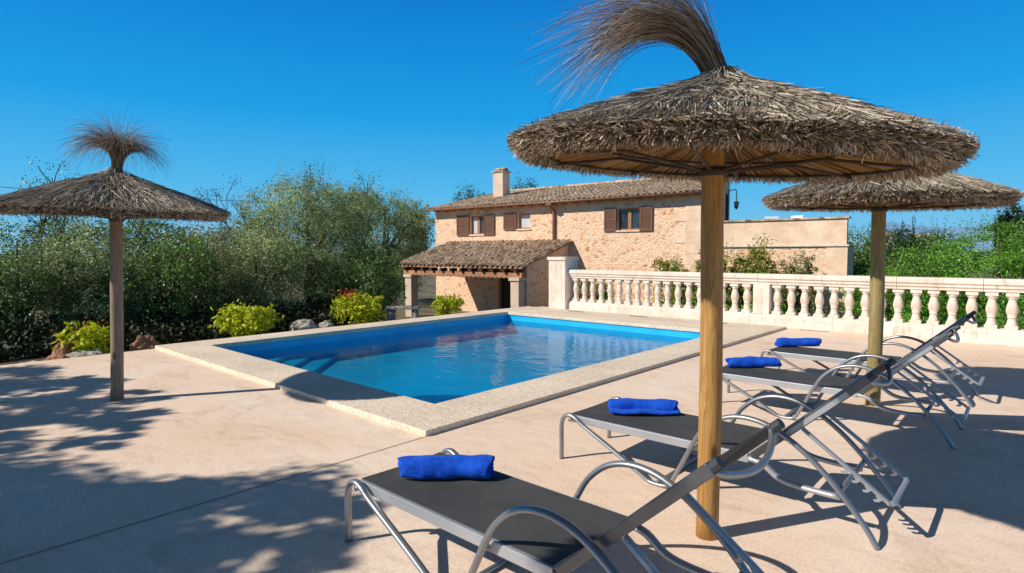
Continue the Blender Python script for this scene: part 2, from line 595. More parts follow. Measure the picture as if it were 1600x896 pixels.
M['sling'] = sling_mat()
M['towel'] = towel_mat()
LEAF = {
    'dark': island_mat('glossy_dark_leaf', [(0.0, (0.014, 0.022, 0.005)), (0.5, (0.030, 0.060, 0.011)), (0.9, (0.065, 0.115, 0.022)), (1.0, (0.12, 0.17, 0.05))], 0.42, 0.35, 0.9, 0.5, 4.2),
    'shade': island_mat('shade_darkened_ground_leaf', [(0.0, (0.008, 0.012, 0.004)), (1.0, (0.035, 0.05, 0.014))], 0.6, 0.1),  # leaf colour darkened to hold the shade under the hedge
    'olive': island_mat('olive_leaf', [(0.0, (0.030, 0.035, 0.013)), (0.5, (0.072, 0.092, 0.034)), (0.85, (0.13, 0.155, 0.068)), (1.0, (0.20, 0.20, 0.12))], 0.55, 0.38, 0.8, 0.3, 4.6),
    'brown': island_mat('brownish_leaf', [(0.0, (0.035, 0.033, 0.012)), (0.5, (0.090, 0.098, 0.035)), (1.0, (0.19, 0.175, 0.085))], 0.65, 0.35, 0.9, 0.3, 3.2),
    'lime': island_mat('yellow_green_leaf', [(0.0, (0.20, 0.28, 0.006)), (0.5, (0.52, 0.58, 0.012)), (1.0, (0.76, 0.74, 0.05))], 0.45, 0.35),
    'bright': island_mat('bright_green_leaf', [(0.0, (0.03, 0.075, 0.010)), (0.5, (0.085, 0.19, 0.02)), (1.0, (0.18, 0.31, 0.045))], 0.5, 0.4, 0.7, 0.3, 2.3),
    'cypress': island_mat('cypress_leaf', [(0.0, (0.008, 0.022, 0.008)), (1.0, (0.03, 0.06, 0.02))], 0.6, 0.1),
    'far': island_mat('far_leaf', [(0.0, (0.02, 0.05, 0.018)), (1.0, (0.07, 0.125, 0.05))], 0.6, 0.2, 0.5, 0.3, 1.5),
    'lime2': island_mat('olive_lime_leaf', [(0.0, (0.10, 0.14, 0.012)), (0.5, (0.24, 0.29, 0.03)), (1.0, (0.42, 0.44, 0.08))], 0.5, 0.3),
    'red': island_mat('orange_red_flower', [(0.0, (0.5, 0.05, 0.01)), (1.0, (0.7, 0.25, 0.05))], 0.6, 0.3),
    'yellow': island_mat('yellow_flower', [(0.0, (0.65, 0.40, 0.01)), (1.0, (0.8, 0.6, 0.03))], 0.6, 0.3),
}

# ------------------------------------------------------------------ setting: ground, deck, pool
G0 = -1.5                                        # garden level
PX0, PX1, PY0, PY1 = -9.75, -4.303, 3.622, 10.56    # pool
CW = 0.612
HC = 0.05

mb = MB()
mb.quad((-4000, -4000, G0), (4000, -4000, G0), (4000, 4000, G0), (-4000, 4000, G0))
structure(mb.build('garden_ground', M['ground']))
mb = MB()
mb.quad((-5.0, 12.7, G0 + 0.004), (16, 12.7, G0 + 0.004), (16, 34, G0 + 0.004), (-5.0, 34, G0 + 0.004))
structure(mb.build('lawn', M['lawn']))

DX0, DX1, DY0, DY1 = -10.36, 9.0, -3.4, 12.62
mb = MB()
e = 0.05
hx0, hx1, hy0, hy1 = PX0 - CW + e, PX1 + CW - e, PY0 - CW + e, PY1 + CW - e
for a, b in (((DX0, DY0), (DX1, hy0)), ((DX0, hy1), (DX1, DY1)), ((DX0, hy0), (hx0, hy1)), ((hx1, hy0), (DX1, hy1))):
    mb.quad((a[0], a[1], 0), (b[0], a[1], 0), (b[0], b[1], 0), (a[0], b[1], 0))
mb.quad((DX0, DY0, 0), (DX0, DY1, 0), (DX0, DY1, G0), (DX0, DY0, G0))
mb.quad((DX1, DY0, 0), (DX1, DY1, 0), (DX1, DY1, G0), (DX1, DY0, G0))
mb.quad((DX0, DY0, 0), (DX1, DY0, 0), (DX1, DY0, G0), (DX0, DY0, G0))
mb.quad((DX0, DY1, 0), (DX1, DY1, 0), (DX1, DY1, G0), (DX0, DY1, G0))
structure(mb.build('pool_deck', M['deck']))

# coping: four slabs butted, with an overhang of 3 cm
mb = MB()
ox0, ox1, oy0, oy1 = PX0 - CW, PX1 + CW, PY0 - CW, PY1 + CW
z0, z1 = 0.0, HC
mb.box((ox0, oy0, -0.02), (ox1, PY0, z1))
mb.box((ox0, PY1, -0.02), (ox1, oy1, z1))
mb.box((ox0, PY0, -0.02), (PX0, PY1, z1))
mb.box((PX1, PY0, -0.02), (ox1, PY1, z1))
structure(mb.build('pool_coping', M['coping'], bevel=0.007))
mb = MB()
mb.box((ox0, oy1 + 0.006, -0.02), (ox1, 12.03, HC - 0.003))
structure(mb.build('paved_walkway', M['walk'], bevel=0.006))

# pool basin with corner steps
mb = MB()
d = 0.03
bx0, bx1, by0, by1 = PX0 - d, PX1 + d, PY0 - d, PY1 + d
zb = -0.46
mb.quad((bx0, by0, zb), (bx1, by0, zb), (bx1, by1, zb), (bx0, by1, zb))
mb.quad((bx0, by0, -0.02), (bx1, by0, -0.02), (bx1, by0, zb), (bx0, by0, zb))
mb.quad((bx0, by1, -0.02), (bx1, by1, -0.02), (bx1, by1, zb), (bx0, by1, zb))
mb.quad((bx0, by0, -0.02), (bx0, by1, -0.02), (bx0, by1, zb), (bx0, by0, zb))
mb.quad((bx1, by0, -0.02), (bx1, by1, -0.02), (bx1, by1, zb), (bx1, by0, zb))
basin = structure(mb.build('pool_basin', M['pool']))
mb = MB()
lev = (-0.160, -0.215, -0.27, -0.33, -0.39)
for i, w in enumerate((0.40, 0.88, 1.32, 1.80, 2.30)):
    zl = -0.458 if i == 4 else lev[i + 1]
    q = 0.004
    mb.prism([(bx0 + q, by0 + q), (bx0 + q + w, by0 + q), (bx0 + q, by0 + q + w)], 'z', zl + 0.002, lev[i])
structure(mb.build('pool_steps', M['pool']))
mb = MB()
WZ = -0.15
nx, ny = 1, 1
wm = bpy.data.meshes.new('pool_water')
wm.from_pydata([(bx0 + 0.003, by0 + 0.003, WZ), (bx1 - 0.003, by0 + 0.003, WZ), (bx1 - 0.003, by1 - 0.003, WZ), (bx0 + 0.003, by1 - 0.003, WZ)], [], [(0, 1, 2, 3)])
structure(link('pool_water', wm, M['water']))

# joint in the deck running on from the coping edge; a second one across
mb = MB()
mb.quad((ox1 - 0.006, -3.4, 0.004), (ox1 + 0.003, -3.4, 0.004), (ox1 + 0.003, oy0, 0.004), (ox1 - 0.006, oy0, 0.004))
structure(mb.build('deck_joint', M['groove']))

# slot strips, dark and slightly raised, along the balustrade
strip = None
for i, (x, y, w, lb) in enumerate(((-8.52, 11.70, 0.46, 'dark narrow slot drain beside the square stone pillar'),
                                   (-6.78, 11.70, 0.44, 'dark narrow slot drain in front of the left balusters, left of the near parasol pole'),
                                   (-4.94, 11.70, 0.40, 'dark narrow slot drain just right of the near parasol pole'),
                                   (-3.2, 12.05, 0.52, 'dark narrow slot drain below the balusters, behind the farthest towel'))):
    zz = HC if x < -3.7 else 0.0
    mb = MB()
    mb.box((x - w / 2, y - 0.018, zz - 0.002), (x + w / 2, y + 0.018, zz + 0.006))
    mb.box((x - w / 2 + 0.01, y - 0.012, zz + 0.006), (x + w / 2 - 0.01, y + 0.012, zz + 0.009))
    tag(mb.build('dark_strip', M['paving']), lb, 'strip', 'slot strips along the balustrade')

# planting bed left of the deck
mb = MB()
ys = np.linspace(-5, 12.6, 45)
xs = [-10.37, -11.2, -12.2, -13.5, -15.5]
zs = [-0.10, -0.12, -0.22, -0.6, -1.6]
vs, fs = [], []
for y in ys:
    for x, z in zip(xs, zs):
        vs.append((x, y, z + (random.uniform(-.04, .04) if x < -10.4 else 0)))
nxs = len(xs)
for i in range(len(ys) - 1):
    for k in range(nxs - 1):
        fs.append((i * nxs + k, i * nxs + k + 1, (i + 1) * nxs + k + 1, (i + 1) * nxs + k))
mb.add(vs, fs)
structure(mb.build('planting_bed', M['soil'], smooth=True))

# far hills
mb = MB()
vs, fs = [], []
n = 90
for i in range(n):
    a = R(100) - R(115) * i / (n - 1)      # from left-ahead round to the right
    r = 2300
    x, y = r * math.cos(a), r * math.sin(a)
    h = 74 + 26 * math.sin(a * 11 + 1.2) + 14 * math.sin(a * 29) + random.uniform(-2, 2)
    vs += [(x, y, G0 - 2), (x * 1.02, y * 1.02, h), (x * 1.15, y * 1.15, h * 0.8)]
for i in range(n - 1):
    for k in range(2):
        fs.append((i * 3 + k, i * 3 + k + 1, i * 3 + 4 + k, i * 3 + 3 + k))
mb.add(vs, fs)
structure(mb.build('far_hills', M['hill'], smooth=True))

# ------------------------------------------------------------------ balustrade
BY = 12.36
bal = thing('balustrade', 'long pinkish stone balustrade with turned balusters along the far deck edge', 'balustrade', (-9.4, BY, 0))
bx = lambda x: x + 9.4
mb = MB()
prof = [(-0.16, 0.0), (-0.16, 0.19), (-0.13, 0.215), (-0.13, 0.245), (0.13, 0.245), (0.13, 0.215), (0.16, 0.19), (0.16, 0.0)]
xj = -9.13
while xj < 5.99:
    mb.prism(prof, 'x', bx(xj), bx(min(xj + 1.55, 6.0)) - 0.004)
    xj += 1.55
mb.build('plinth', M['stone'], bal, bevel=0.006)
mb = MB()
prof = [(-0.105, 0.845), (-0.105, 0.885), (-0.135, 0.905), (-0.135, 0.945), (-0.165, 0.965), (-0.165, 1.035), (-0.145, 1.055),
        (0.145, 1.055), (0.165, 1.035), (0.165, 0.965), (0.135, 0.945), (0.135, 0.905), (0.105, 0.885), (0.105, 0.845)]
xj = -9.13
while xj < 5.99:
    mb.prism(prof, 'x', bx(xj), bx(min(xj + 1.2, 6.0)) - 0.005)
    xj += 1.2
mb.build('top_rail', M['stone'], bal, bevel=0.004)
mb = MB()
mb.box((bx(-9.68), -0.27, 0.0), (bx(-9.14), 0.27, 1.30))
mb.box((bx(-9.71), -0.30, 1.30), (bx(-9.11), 0.30, 1.385))
mb.build('end_pillar', M['stone'], bal, bevel=0.008)


def baluster_mesh():
    m = MB()
    prof = [(0.058, 0.335), (0.072, 0.345), (0.072, 0.365), (0.055, 0.38), (0.062, 0.43), (0.066, 0.46), (0.058, 0.50), (0.046, 0.53),
            (0.044, 0.545), (0.056, 0.55), (0.056, 0.565), (0.047, 0.575), (0.062, 0.61), (0.074, 0.65), (0.070, 0.69), (0.056, 0.735),
            (0.045, 0.765), (0.045, 0.785), (0.056, 0.79), (0.056, 0.805)]
    prof = [(0.070, 0.30), (0.074, 0.315), (0.066, 0.34), (0.058, 0.37), (0.052, 0.41), (0.050, 0.425), (0.062, 0.43), (0.062, 0.445),
            (0.054, 0.452), (0.072, 0.50), (0.081, 0.545), (0.076, 0.60), (0.060, 0.665), (0.049, 0.71), (0.049, 0.73), (0.066, 0.74),
            (0.072, 0.765), (0.072, 0.785)]
    m.lathe(prof, 16)
    m.box((-0.082, -0.082, 0.2455), (0.082, 0.082, 0.305))
    m.box((-0.082, -0.082, 0.78), (0.082, 0.082, 0.8445))
    me = m.mesh('baluster')
    me.polygons.foreach_set('use_smooth', [len(p.vertices) == 4 and abs(p.normal.z) < 0.95 and p.index < 17 * 16 for p in me.polygons])
    return me


bme = baluster_mesh()
bme.materials.append(M['stone'])


def add_baluster(x):
    o = bpy.data.objects.new('baluster', bme)
    COL.objects.link(o)
    o.parent = bal
    o.location = (bx(x) + random.uniform(-0.006, 0.006), random.uniform(-0.006, 0.006), 0)
    o.rotation_euler = (0, 0, random.uniform(-0.05, 0.05))


def add_post(x):
    m = MB()
    m.box((bx(x) - 0.16, -0.14, 0.2455), (bx(x) + 0.16, 0.14, 0.8445))
    m.build('post', M['stone'], bal, bevel=0.006)


x = -8.98
while x < -4.45:
    add_baluster(x)
    x += 0.2585
add_post(-4.26)
x = -3.98
while x < 0.6:
    add_baluster(x)
    x += 0.2585
add_post(0.85)
x = 1.15
while x < 5.0:
    add_baluster(x)
    x += 0.2585
add_post(5.6)

# ------------------------------------------------------------------ farmhouse
HX, HY, HA = -12.29, 21.314, R(4)
house = thing('farmhouse', 'two-storey sandstone farmhouse with clay tile roof, brown shutters and a side terrace', 'house', (HX, HY, G0), HA)
Z = lambda z: z - G0                                  # deck-relative height -> house-local


def facade(m, x0, x1, zb, zt, openings, depth=0.22, y=0.0):
    xs = sorted({x0, x1, *[o[0] for o in openings], *[o[1] for o in openings]})
    zs = sorted({zb, zt, *[o[2] for o in openings], *[o[3] for o in openings]})
    for i in range(len(xs) - 1):
        for k in range(len(zs) - 1):
            cx, cz = (xs[i] + xs[i + 1]) / 2, (zs[k] + zs[k + 1]) / 2
            if any(o[0] < cx < o[1] and o[2] < cz < o[3] for o in openings):
                continue
            m.quad((xs[i], y, zs[k]), (xs[i + 1], y, zs[k]), (xs[i + 1], y, zs[k + 1]), (xs[i], y, zs[k + 1]))
    for a, b, c, dd in openings:
        m.quad((a, y, c), (a, y, dd), (a, y + depth, dd), (a, y + depth, c))
        m.quad((b, y, c), (b, y, dd), (b, y + depth, dd), (b, y + depth, c))
        m.quad((a, y, c), (b, y, c), (b, y + depth, c), (a, y + depth, c))
        m.quad((a, y, dd), (b, y, dd), (b, y + depth, dd), (a, y + depth, dd))


W1 = (-9.36, -8.42, Z(2.42), Z(3.34))
W2 = (-6.32, -5.58, Z(2.62), Z(3.34))
W3 = (-1.06, -0.02, Z(2.42), Z(3.32))
DOOR = (-7.5, -6.6, 0.0, Z(0.62))
XL, XR = -11.86, 2.62
ZT = Z(3.80)
RY, RZ = 5.5, Z(5.02)                                   # ridge
mb = MB()
facade(mb, XL, XR, 0, ZT, [W1, W2, W3, DOOR])
xb = lambda y: XR - 0.15 * y                            # skewed right gable
mb.quad((XR, 0, 0), (xb(RY), RY, 0), (xb(RY), RY, RZ - 0.06), (XR, 0, ZT))
mb.quad((XL, 0, 0), (XL, RY, 0), (XL, RY, RZ - 0.06), (XL, 0, ZT))
mb.quad((XL, RY, 0), (xb(RY), RY, 0), (xb(RY), RY, RZ - 0.06), (XL, RY, RZ - 0.06))
mb.build('wall', M['rubble'], house)
# smooth quoins at the right corner
mb = MB()
zq = 0.0
k = 0
while zq < ZT - 0.05:
    h = min(0.42, ZT - zq - 0.004)
    w = (1.15, 0.72)[k % 2]
    mb.box((XR - w, -0.025, zq), (XR + 0.02, 0.02, zq + h - 0.006))
    zq += h
    k += 1
mb.build('corner_quoins', M['ashlar'], house)


def tiled_roof(m, x0, x1, y0, z0, y1, z1, shear=0.0, pitch=0.25, row=0.42, amp=0.055):
    """barrel tiles from the eave (y0,z0) up to the top (y1,z1)"""
    L = math.hypot(y1 - y0, z1 - z0)
    rows = max(1, int(round(L / row)))
    cols = int(round((x1 - x0) / pitch))
    pw = (x1 - x0) / cols
    prof = []
    for c in range(cols):
        for s in range(8):
            u = s / 8
            if u < 0.6:
                zz = amp * math.sin(math.pi * u / 0.6)
            else:
                zz = -amp * 0.55 * math.sin(math.pi * (u - 0.6) / 0.4)
            prof.append(((c + u) * pw, zz))
    prof.append((cols * pw, 0.0))
    nrm = Vector((0, -(z1 - z0), (y1 - y0))).normalized()
    if nrm.z < 0:
        nrm = -nrm
    npf = len(prof)
    vs, fs = [], []
    jit = [[random.uniform(-0.03, 0.03) for _ in range(cols + 1)] for _ in range(rows)]
    lift = [[random.uniform(-0.008, 0.012) for _ in range(cols + 1)] for _ in range(rows)]
    for r in range(rows):
        b = len(vs)
        for end in (0, 1):
            t = (r + end * 1.08) / rows
            for i, (px, pz) in enumerate(prof):
                c = i // 8
                tt = t + (jit[r][min(c, cols)] / L if (r + end) not in (0,) or True else 0)
                off = pz + (0.028 if end == 0 else 0.0) + lift[r][min(c, cols)]
                yy = y0 + (y1 - y0) * tt
                x = x0 + px + shear * (yy - y0) * (px / (x1 - x0))
                vs.append((x, yy + nrm.y * off, z0 + (z1 - z0) * tt + nrm.z * off))
        for i in range(npf - 1):
            fs.append((b + i, b + i + 1, b + npf + i + 1, b + npf + i))
        # front lip of each row
        lip = len(vs)
        for i, (px, pz) in enumerate(prof):
            v = vs[b + i]
            vs.append((v[0], v[1] - nrm.y * 0.03, v[2] - nrm.z * 0.03))
        for i in range(npf - 1):
            fs.append((b + i, b + i + 1, lip + i + 1, lip + i))
        vs2 = vs
    m.add(vs, fs)


# roof deck boards under the tiles, then tiles
mb = MB()
ez = Z(3.80)
sl = (RZ - ez) / (RY + 0.0)
ye = -0.36
mb.add([(XL - 0.18, ye, ez + sl * ye), (XR + 0.12, ye, ez + sl * ye), (xb(RY) + 0.12, RY, RZ), (XL - 0.18, RY, RZ),
        (XL - 0.18, ye, ez + sl * ye + 0.05), (XR + 0.12, ye, ez + sl * ye + 0.05), (xb(RY) + 0.12, RY, RZ + 0.05), (XL - 0.18, RY, RZ + 0.05)],
       [(0, 3, 2, 1), (4, 5, 6, 7), (0, 1, 5, 4), (1, 2, 6, 5), (2, 3, 7, 6), (3, 0, 4, 7)])
roof = mb.build('roof', M['beam'], house)
mb = MB()
tiled_roof(mb, XL - 0.22, XR + 0.16, ye - 0.05, ez + sl * (ye - 0.05) + 0.085, RY + 0.05, RZ + 0.10, shear=-0.15)
mb.tube([(XL - 0.22, RY, RZ + 0.12), (xb(RY) + 0.16, RY, RZ + 0.12)], 0.11, 8)
mb.build('roof_tiles', M['tile'], roof)
# rafter tails below the eave
raf = MB().box((-0.05, ye + 0.03, ez + sl * ye - 0.085), (0.05, 0.0, ez + sl * ye + 0.0)).mesh('rafter_tail')
raf.materials.append(M['beam'])
for i in range(24):
    o = bpy.data.objects.new('rafter_tail', raf)
    COL.objects.link(o)
    o.parent = roof
    o.location = (XL + 0.3 + i * 0.61, 0, 0)
# gutter + downpipe
mb = MB()
mb.tube([(XL - 0.2, ye - 0.09, ez + sl * ye + 0.012), (XR + 0.1, ye - 0.09, ez + sl * ye + 0.012)], 0.055, 10)
gut = mb.build('gutter', M['gutter'], house, smooth=True)
mb = MB()
mb.tube([(-4.2, ye - 0.09, ez + sl * ye - 0.03), (-4.2, ye - 0.08, ez - 0.22), (-4.2, -0.08, ez - 0.42), (-4.2, -0.08, Z(1.9))], 0.07, 10)
mb.box((-4.34, ye - 0.16, ez - 0.2), (-4.06, ye + 0.04, ez - 0.10))
mb.build('downpipe', M['gutter'], house)
# chimney
mb = MB()
mb.box((-10.16, 2.75, Z(4.2)), (-9.46, 3.35, Z(5.88)))
ch = mb.build('chimney', M['plaster'], house, bevel=0.01)
mb = MB()
mb.box((-10.22, 2.69, Z(5.882)), (-9.40, 3.41, Z(5.95)))
mb.box((-10.10, 2.82, Z(5.951)), (-9.52, 3.28, Z(6.02)))
mb.prism([(2.78, Z(6.021)), (3.05, Z(6.14)), (3.32, Z(6.021))], 'x', -10.16, -9.46)
mb.build('chimney_cap', M['tile'], ch)


def shutter(x0, x1, z0, z1, y=-0.03):
    m = MB()
    st = 0.07
    m.box((x0, y - 0.045, z0), (x0 + st, y, z1))
    m.box((x1 - st, y - 0.045, z0), (x1, y, z1))
    m.box((x0 + st, y - 0.042, z0), (x1 - st, y - 0.003, z0 + 0.09))
    m.box((x0 + st, y - 0.042, z1 - 0.09), (x1 - st, y - 0.003, z1))
    zc = (z0 + z1) / 2
    m.box((x0 + st, y - 0.042, zc - 0.03), (x1 - st, y - 0.003, zc + 0.03))
    z = z0 + 0.09
    while z < z1 - 0.11:
        if abs(z + 0.02 - zc) > 0.05:
            m.add([(x0 + st, y - 0.038, z), (x1 - st, y - 0.038, z), (x1 - st, y - 0.012, z + 0.035), (x0 + st, y - 0.012, z + 0.035)], [(0, 1, 2, 3)])
        z += 0.036
    m.quad((x0 + st, y - 0.006, z0 + 0.05), (x1 - st, y - 0.006, z0 + 0.05), (x1 - st, y - 0.006, z1 - 0.05), (x0 + st, y - 0.006, z1 - 0.05))
    m.build('shutter', M['shutter'], house)


def window(o, left_curtain=False, curtain=False):
    a, b, c, dd = o
    y = 0.13
    m = MB()
    fw = 0.06
    m.box((a, y, c), (a + fw, y + 0.06, dd))
    m.box((b - fw, y, c), (b, y + 0.06, dd))
    m.box((a + fw, y, c), (b - fw, y + 0.06, c + fw))
    m.box((a + fw, y, dd - fw), (b - fw, y + 0.06, dd))
    xm = (a + b) / 2
    if not curtain:
        m.box((xm - 0.075, y - 0.012, c + fw), (xm + 0.075, y + 0.05, dd - fw))
    w = m.build('window', M['frame'], house)
    p = MB().quad((a + fw, y + 0.035, c + fw), (b - fw, y + 0.035, c + fw), (b - fw, y + 0.035, dd - fw), (a + fw, y + 0.035, dd - fw))
    p.build('pane', M['curtain'] if curtain else M['glass'], w)
    if left_curtain:  # curtain across the left half of the pane
        p = MB().quad((a + fw + 0.02, y + 0.031, c + fw), (xm - 0.12, y + 0.031, c + fw), (xm - 0.12, y + 0.031, dd - fw), (a + fw + 0.02, y + 0.031, dd - fw))
        p.build('curtain', M['curtain'], w)
    s = MB().box((a - 0.06, -0.06, c - 0.07), (b + 0.06, y - 0.003, c - 0.002))
    s.build('sill', M['ashlar'], w)


window(W1, True)
window(W2, curtain=True)
window(W3)
shutter(-10.24, -9.40, Z(2.36), Z(3.39))
shutter(-8.38, -7.72, Z(2.36), Z(3.37))
shutter(-7.14, -6.36, Z(2.58), Z(3.37))
shutter(-1.64, -1.08, Z(2.38), Z(3.36))
shutter(0.0, 0.56, Z(2.36), Z(3.35))
mb = MB()
mb.quad((DOOR[0], 0.2, 0), (DOOR[1], 0.2, 0), (DOOR[1], 0.2, DOOR[3]), (DOOR[0], 0.2, DOOR[3]))
for kx in range(4):
    xk = DOOR[0] + 0.06 + kx * 0.21
    mb.box((xk, 0.17, 0.02), (xk + 0.19, 0.197, DOOR[3] - 0.03))
mb.build('door', M['darkwood'], house)

# porch
PXL, PXR, PD = -10.5, -3.45, 3.4
pz0, pz1 = Z(0.93), Z(1.93)
psl = (pz1 - pz0) / PD
mb = MB()
ya, yb2 = -PD - 0.25, -0.003
mb.add([(PXL - 0.2, ya, pz0 - 0.25 * psl), (PXR + 0.15, ya, pz0 - 0.25 * psl), (PXR + 0.15, yb2, pz1), (PXL - 0.2, yb2, pz1),
        (PXL - 0.2, ya, pz0 - 0.25 * psl + 0.05), (PXR + 0.15, ya, pz0 - 0.25 * psl + 0.05), (PXR + 0.15, yb2, pz1 + 0.05), (PXL - 0.2, yb2, pz1 + 0.05)],
       [(0, 3, 2, 1), (4, 5, 6, 7), (0, 1, 5, 4), (1, 2, 6, 5), (2, 3, 7, 6), (3, 0, 4, 7)])
proof = mb.build('porch_roof', M['beam'], house)
mb = MB()
tiled_roof(mb, PXL - 0.25, PXR + 0.22, ya - 0.05, pz0 - 0.3 * psl + 0.085, -0.05, pz1 + 0.10, pitch=0.27, amp=0.085)
mb.build('porch_tiles', M['tile'], proof)
mb = MB()
mb.box((PXL, -PD - 0.06, Z(0.50)), (PXR, -PD + 0.14, Z(0.70)))
# scalloped lower edge
for i in range(29):
    xx = PXL + 0.12 + i * 0.24
    mb.prism([(xx - 0.10, Z(0.499)), (xx + 0.10, Z(0.499)), (xx + 0.06, Z(0.46)), (xx - 0.06, Z(0.46))], 'y', -PD - 0.05, -PD + 0.12)
mb.build('porch_beam', M['beam'], house)
prf = MB().box((-0.06, -PD - 0.2, Z(0.703)), (0.06, -PD + 0.2, Z(0.83))).mesh('porch_rafter')
prf.materials.append(M['darkwood'])
for i in range(12):
    o = bpy.data.objects.new('porch_rafter', prf)
    COL.objects.link(o)
    o.parent = proof
    o.location = (PXL + 0.2 + i * 0.6, 0, 0)
for (px, w) in ((-10.05, 0.42), (-3.72, 0.42)):
    mb = MB()
    mb.box((px - w / 2, -PD - 0.18, 0), (px + w / 2, -PD + 0.24, Z(0.36)))
    mb.box((px - w / 2 - 0.06, -PD - 0.24, Z(0.361)), (px + w / 2 + 0.06, -PD + 0.30, Z(0.497)))
    mb.build('porch_pillar', M['plaster'], house, bevel=0.012)
mb = MB()
mb.add([(PXR - 0.25, -PD + 0.26, 0), (PXR - 0.25, -0.004, 0), (PXR - 0.25, -0.004, pz1 - 0.02), (PXR - 0.25, -PD + 0.26, pz0 + 0.22 * psl - 0.02),
        (PXR + 0.02, -PD + 0.26, 0), (PXR + 0.02, -0.004, 0), (PXR + 0.02, -0.004, pz1 - 0.02), (PXR + 0.02, -PD + 0.26, pz0 + 0.22 * psl - 0.02)],
       [(0, 1, 2, 3), (4, 7, 6, 5), (0, 3, 7, 4), (1, 5, 6, 2), (3, 2, 6, 7), (0, 4, 5, 1)])
mb.build('porch_side_wall', M['rubble'], house)

# terrace wing on the right
WR = 7.44
wskew = lambda y: WR - 0.11 * y
mb = MB()
mb.quad((XR + 0.03, 0.03, 0), (WR, 0.03, 0), (WR, 0.03, Z(1.68)), (XR + 0.03, 0.03, Z(1.68)))
mb.quad((WR, 0.03, 0), (wskew(6), 6, 0), (wskew(6), 6, Z(1.68)), (WR, 0.03, Z(1.68)))
mb.quad((XR, 6, 0), (wskew(6), 6, 0), (wskew(6), 6, Z(1.68)), (XR, 6, Z(1.68)))
mb.quad((XR - 0.8, 0.03, Z(1.67)), (WR - 0.02, 0.03, Z(1.67)), (wskew(6) - 0.02, 6, Z(1.67)), (XR - 0.8, 6, Z(1.67)))
mb.build('wing_wall', M['rubble'], house)
mb = MB()
mb.box((WR - 0.62, 0.002, 0), (WR + 0.015, 0.028, Z(1.678)))
mb.build('wing_quoins', M['ashlar'], house)
mb = MB()
mb.box((XR + 0.03, -0.05, Z(1.684)), (WR + 0.06, 0.26, Z(1.745)))
mb.build('wing_ledge', M['stone'], house, bevel=0.008)
mb = MB()
mb.box((XR + 0.03, 0.0, Z(1.748)), (WR - 0.02, 0.24, Z(2.60)))
mb.build('wing_parapet', M['ashlar'], house)
mb = MB()
mb.box((XR + 0.03, -0.06, Z(2.603)), (WR + 0.05, 0.30, Z(2.67)))
mb.build('parapet_coping', M['tile'], house, bevel=0.01)
# terrace awning post, orange panel (stands for a glowing curtain) and wall lantern by the gable
mb = MB()
mb.box((2.70, 2.2, Z(1.68)), (2.80, 2.3, Z(4.05)))
mb.build('terrace_post', M['iron'], house)
mb = MB()
mb.box((2.50, 1.3, Z(2.5)), (2.56, 2.15, Z(3.75)))
mb.build('gable_curtain_panel', M['frame'], house)
mb = MB()
mb.tube([(2.78, 2.25, Z(4.0)), (3.08, 2.25, Z(4.03)), (3.12, 2.25, Z(3.95)), (3.12, 2.25, Z(3.55))], 0.022, 6)
mb.lathe([(0.02, Z(3.56)), (0.12, Z(3.52)), (0.10, Z(3.49)), (0.085, Z(3.32)), (0.02, Z(3.22))], 8, (3.12, 2.25))
mb.build('wall_lantern', M['iron'], house)


def white_chair(x, y, rz, label):
    wx = HX + math.cos(HA) * x - math.sin(HA) * y
    wy = HY + math.sin(HA) * x + math.cos(HA) * y
    t = thing('garden_chair', label, 'chair', (wx, wy, 1.675), rz, 'white chairs on the house terrace')
    MB().box((-0.25, -0.24, 0.40), (0.25, 0.24, 0.44)).build('seat', M['white'], t, bevel=0.01)
    b = MB().prism([(0.22, 0.445), (0.26, 0.445), (0.36, 1.18), (0.32, 1.19)], 'x', -0.25, 0.25)
    b.build('backrest', M['white'], t, bevel=0.008)
    for sx in (-1, 1):
        for sy in (-1, 1):
            MB().tube([(sx * 0.21, sy * 0.20, 0.399), (sx * 0.25, sy * 0.25, 0)], 0.022, 8).build('leg', M['white'], t)
        MB().tube([(sx * 0.27, -0.22, 0.42), (sx * 0.27, -0.22, 0.64), (sx * 0.27, 0.27, 0.66)], 0.022, 8).build('armrest', M['white'], t)


white_chair(4.72, 1.55, 0.5, 'white plastic chair on the house terrace, left one of the pair above the parapet')
white_chair(5.35, 1.62, -0.3, 'white plastic chair on the house terrace, right one of the pair above the parapet')

# ------------------------------------------------------------------ parasols
PROF = [(0.05, 2.43), (0.09, 2.385), (0.17, 2.335), (0.38, 2.255), (0.60, 2.18), (0.80, 2.105), (0.92, 2.055), (0.98, 2.025)]
pr, pzz = np.array([p[0] for p in PROF]), np.array([p[1] for p in PROF])


def rot_about(V, c, Rm):
    return (V - c) @ np.array(Rm).T + c


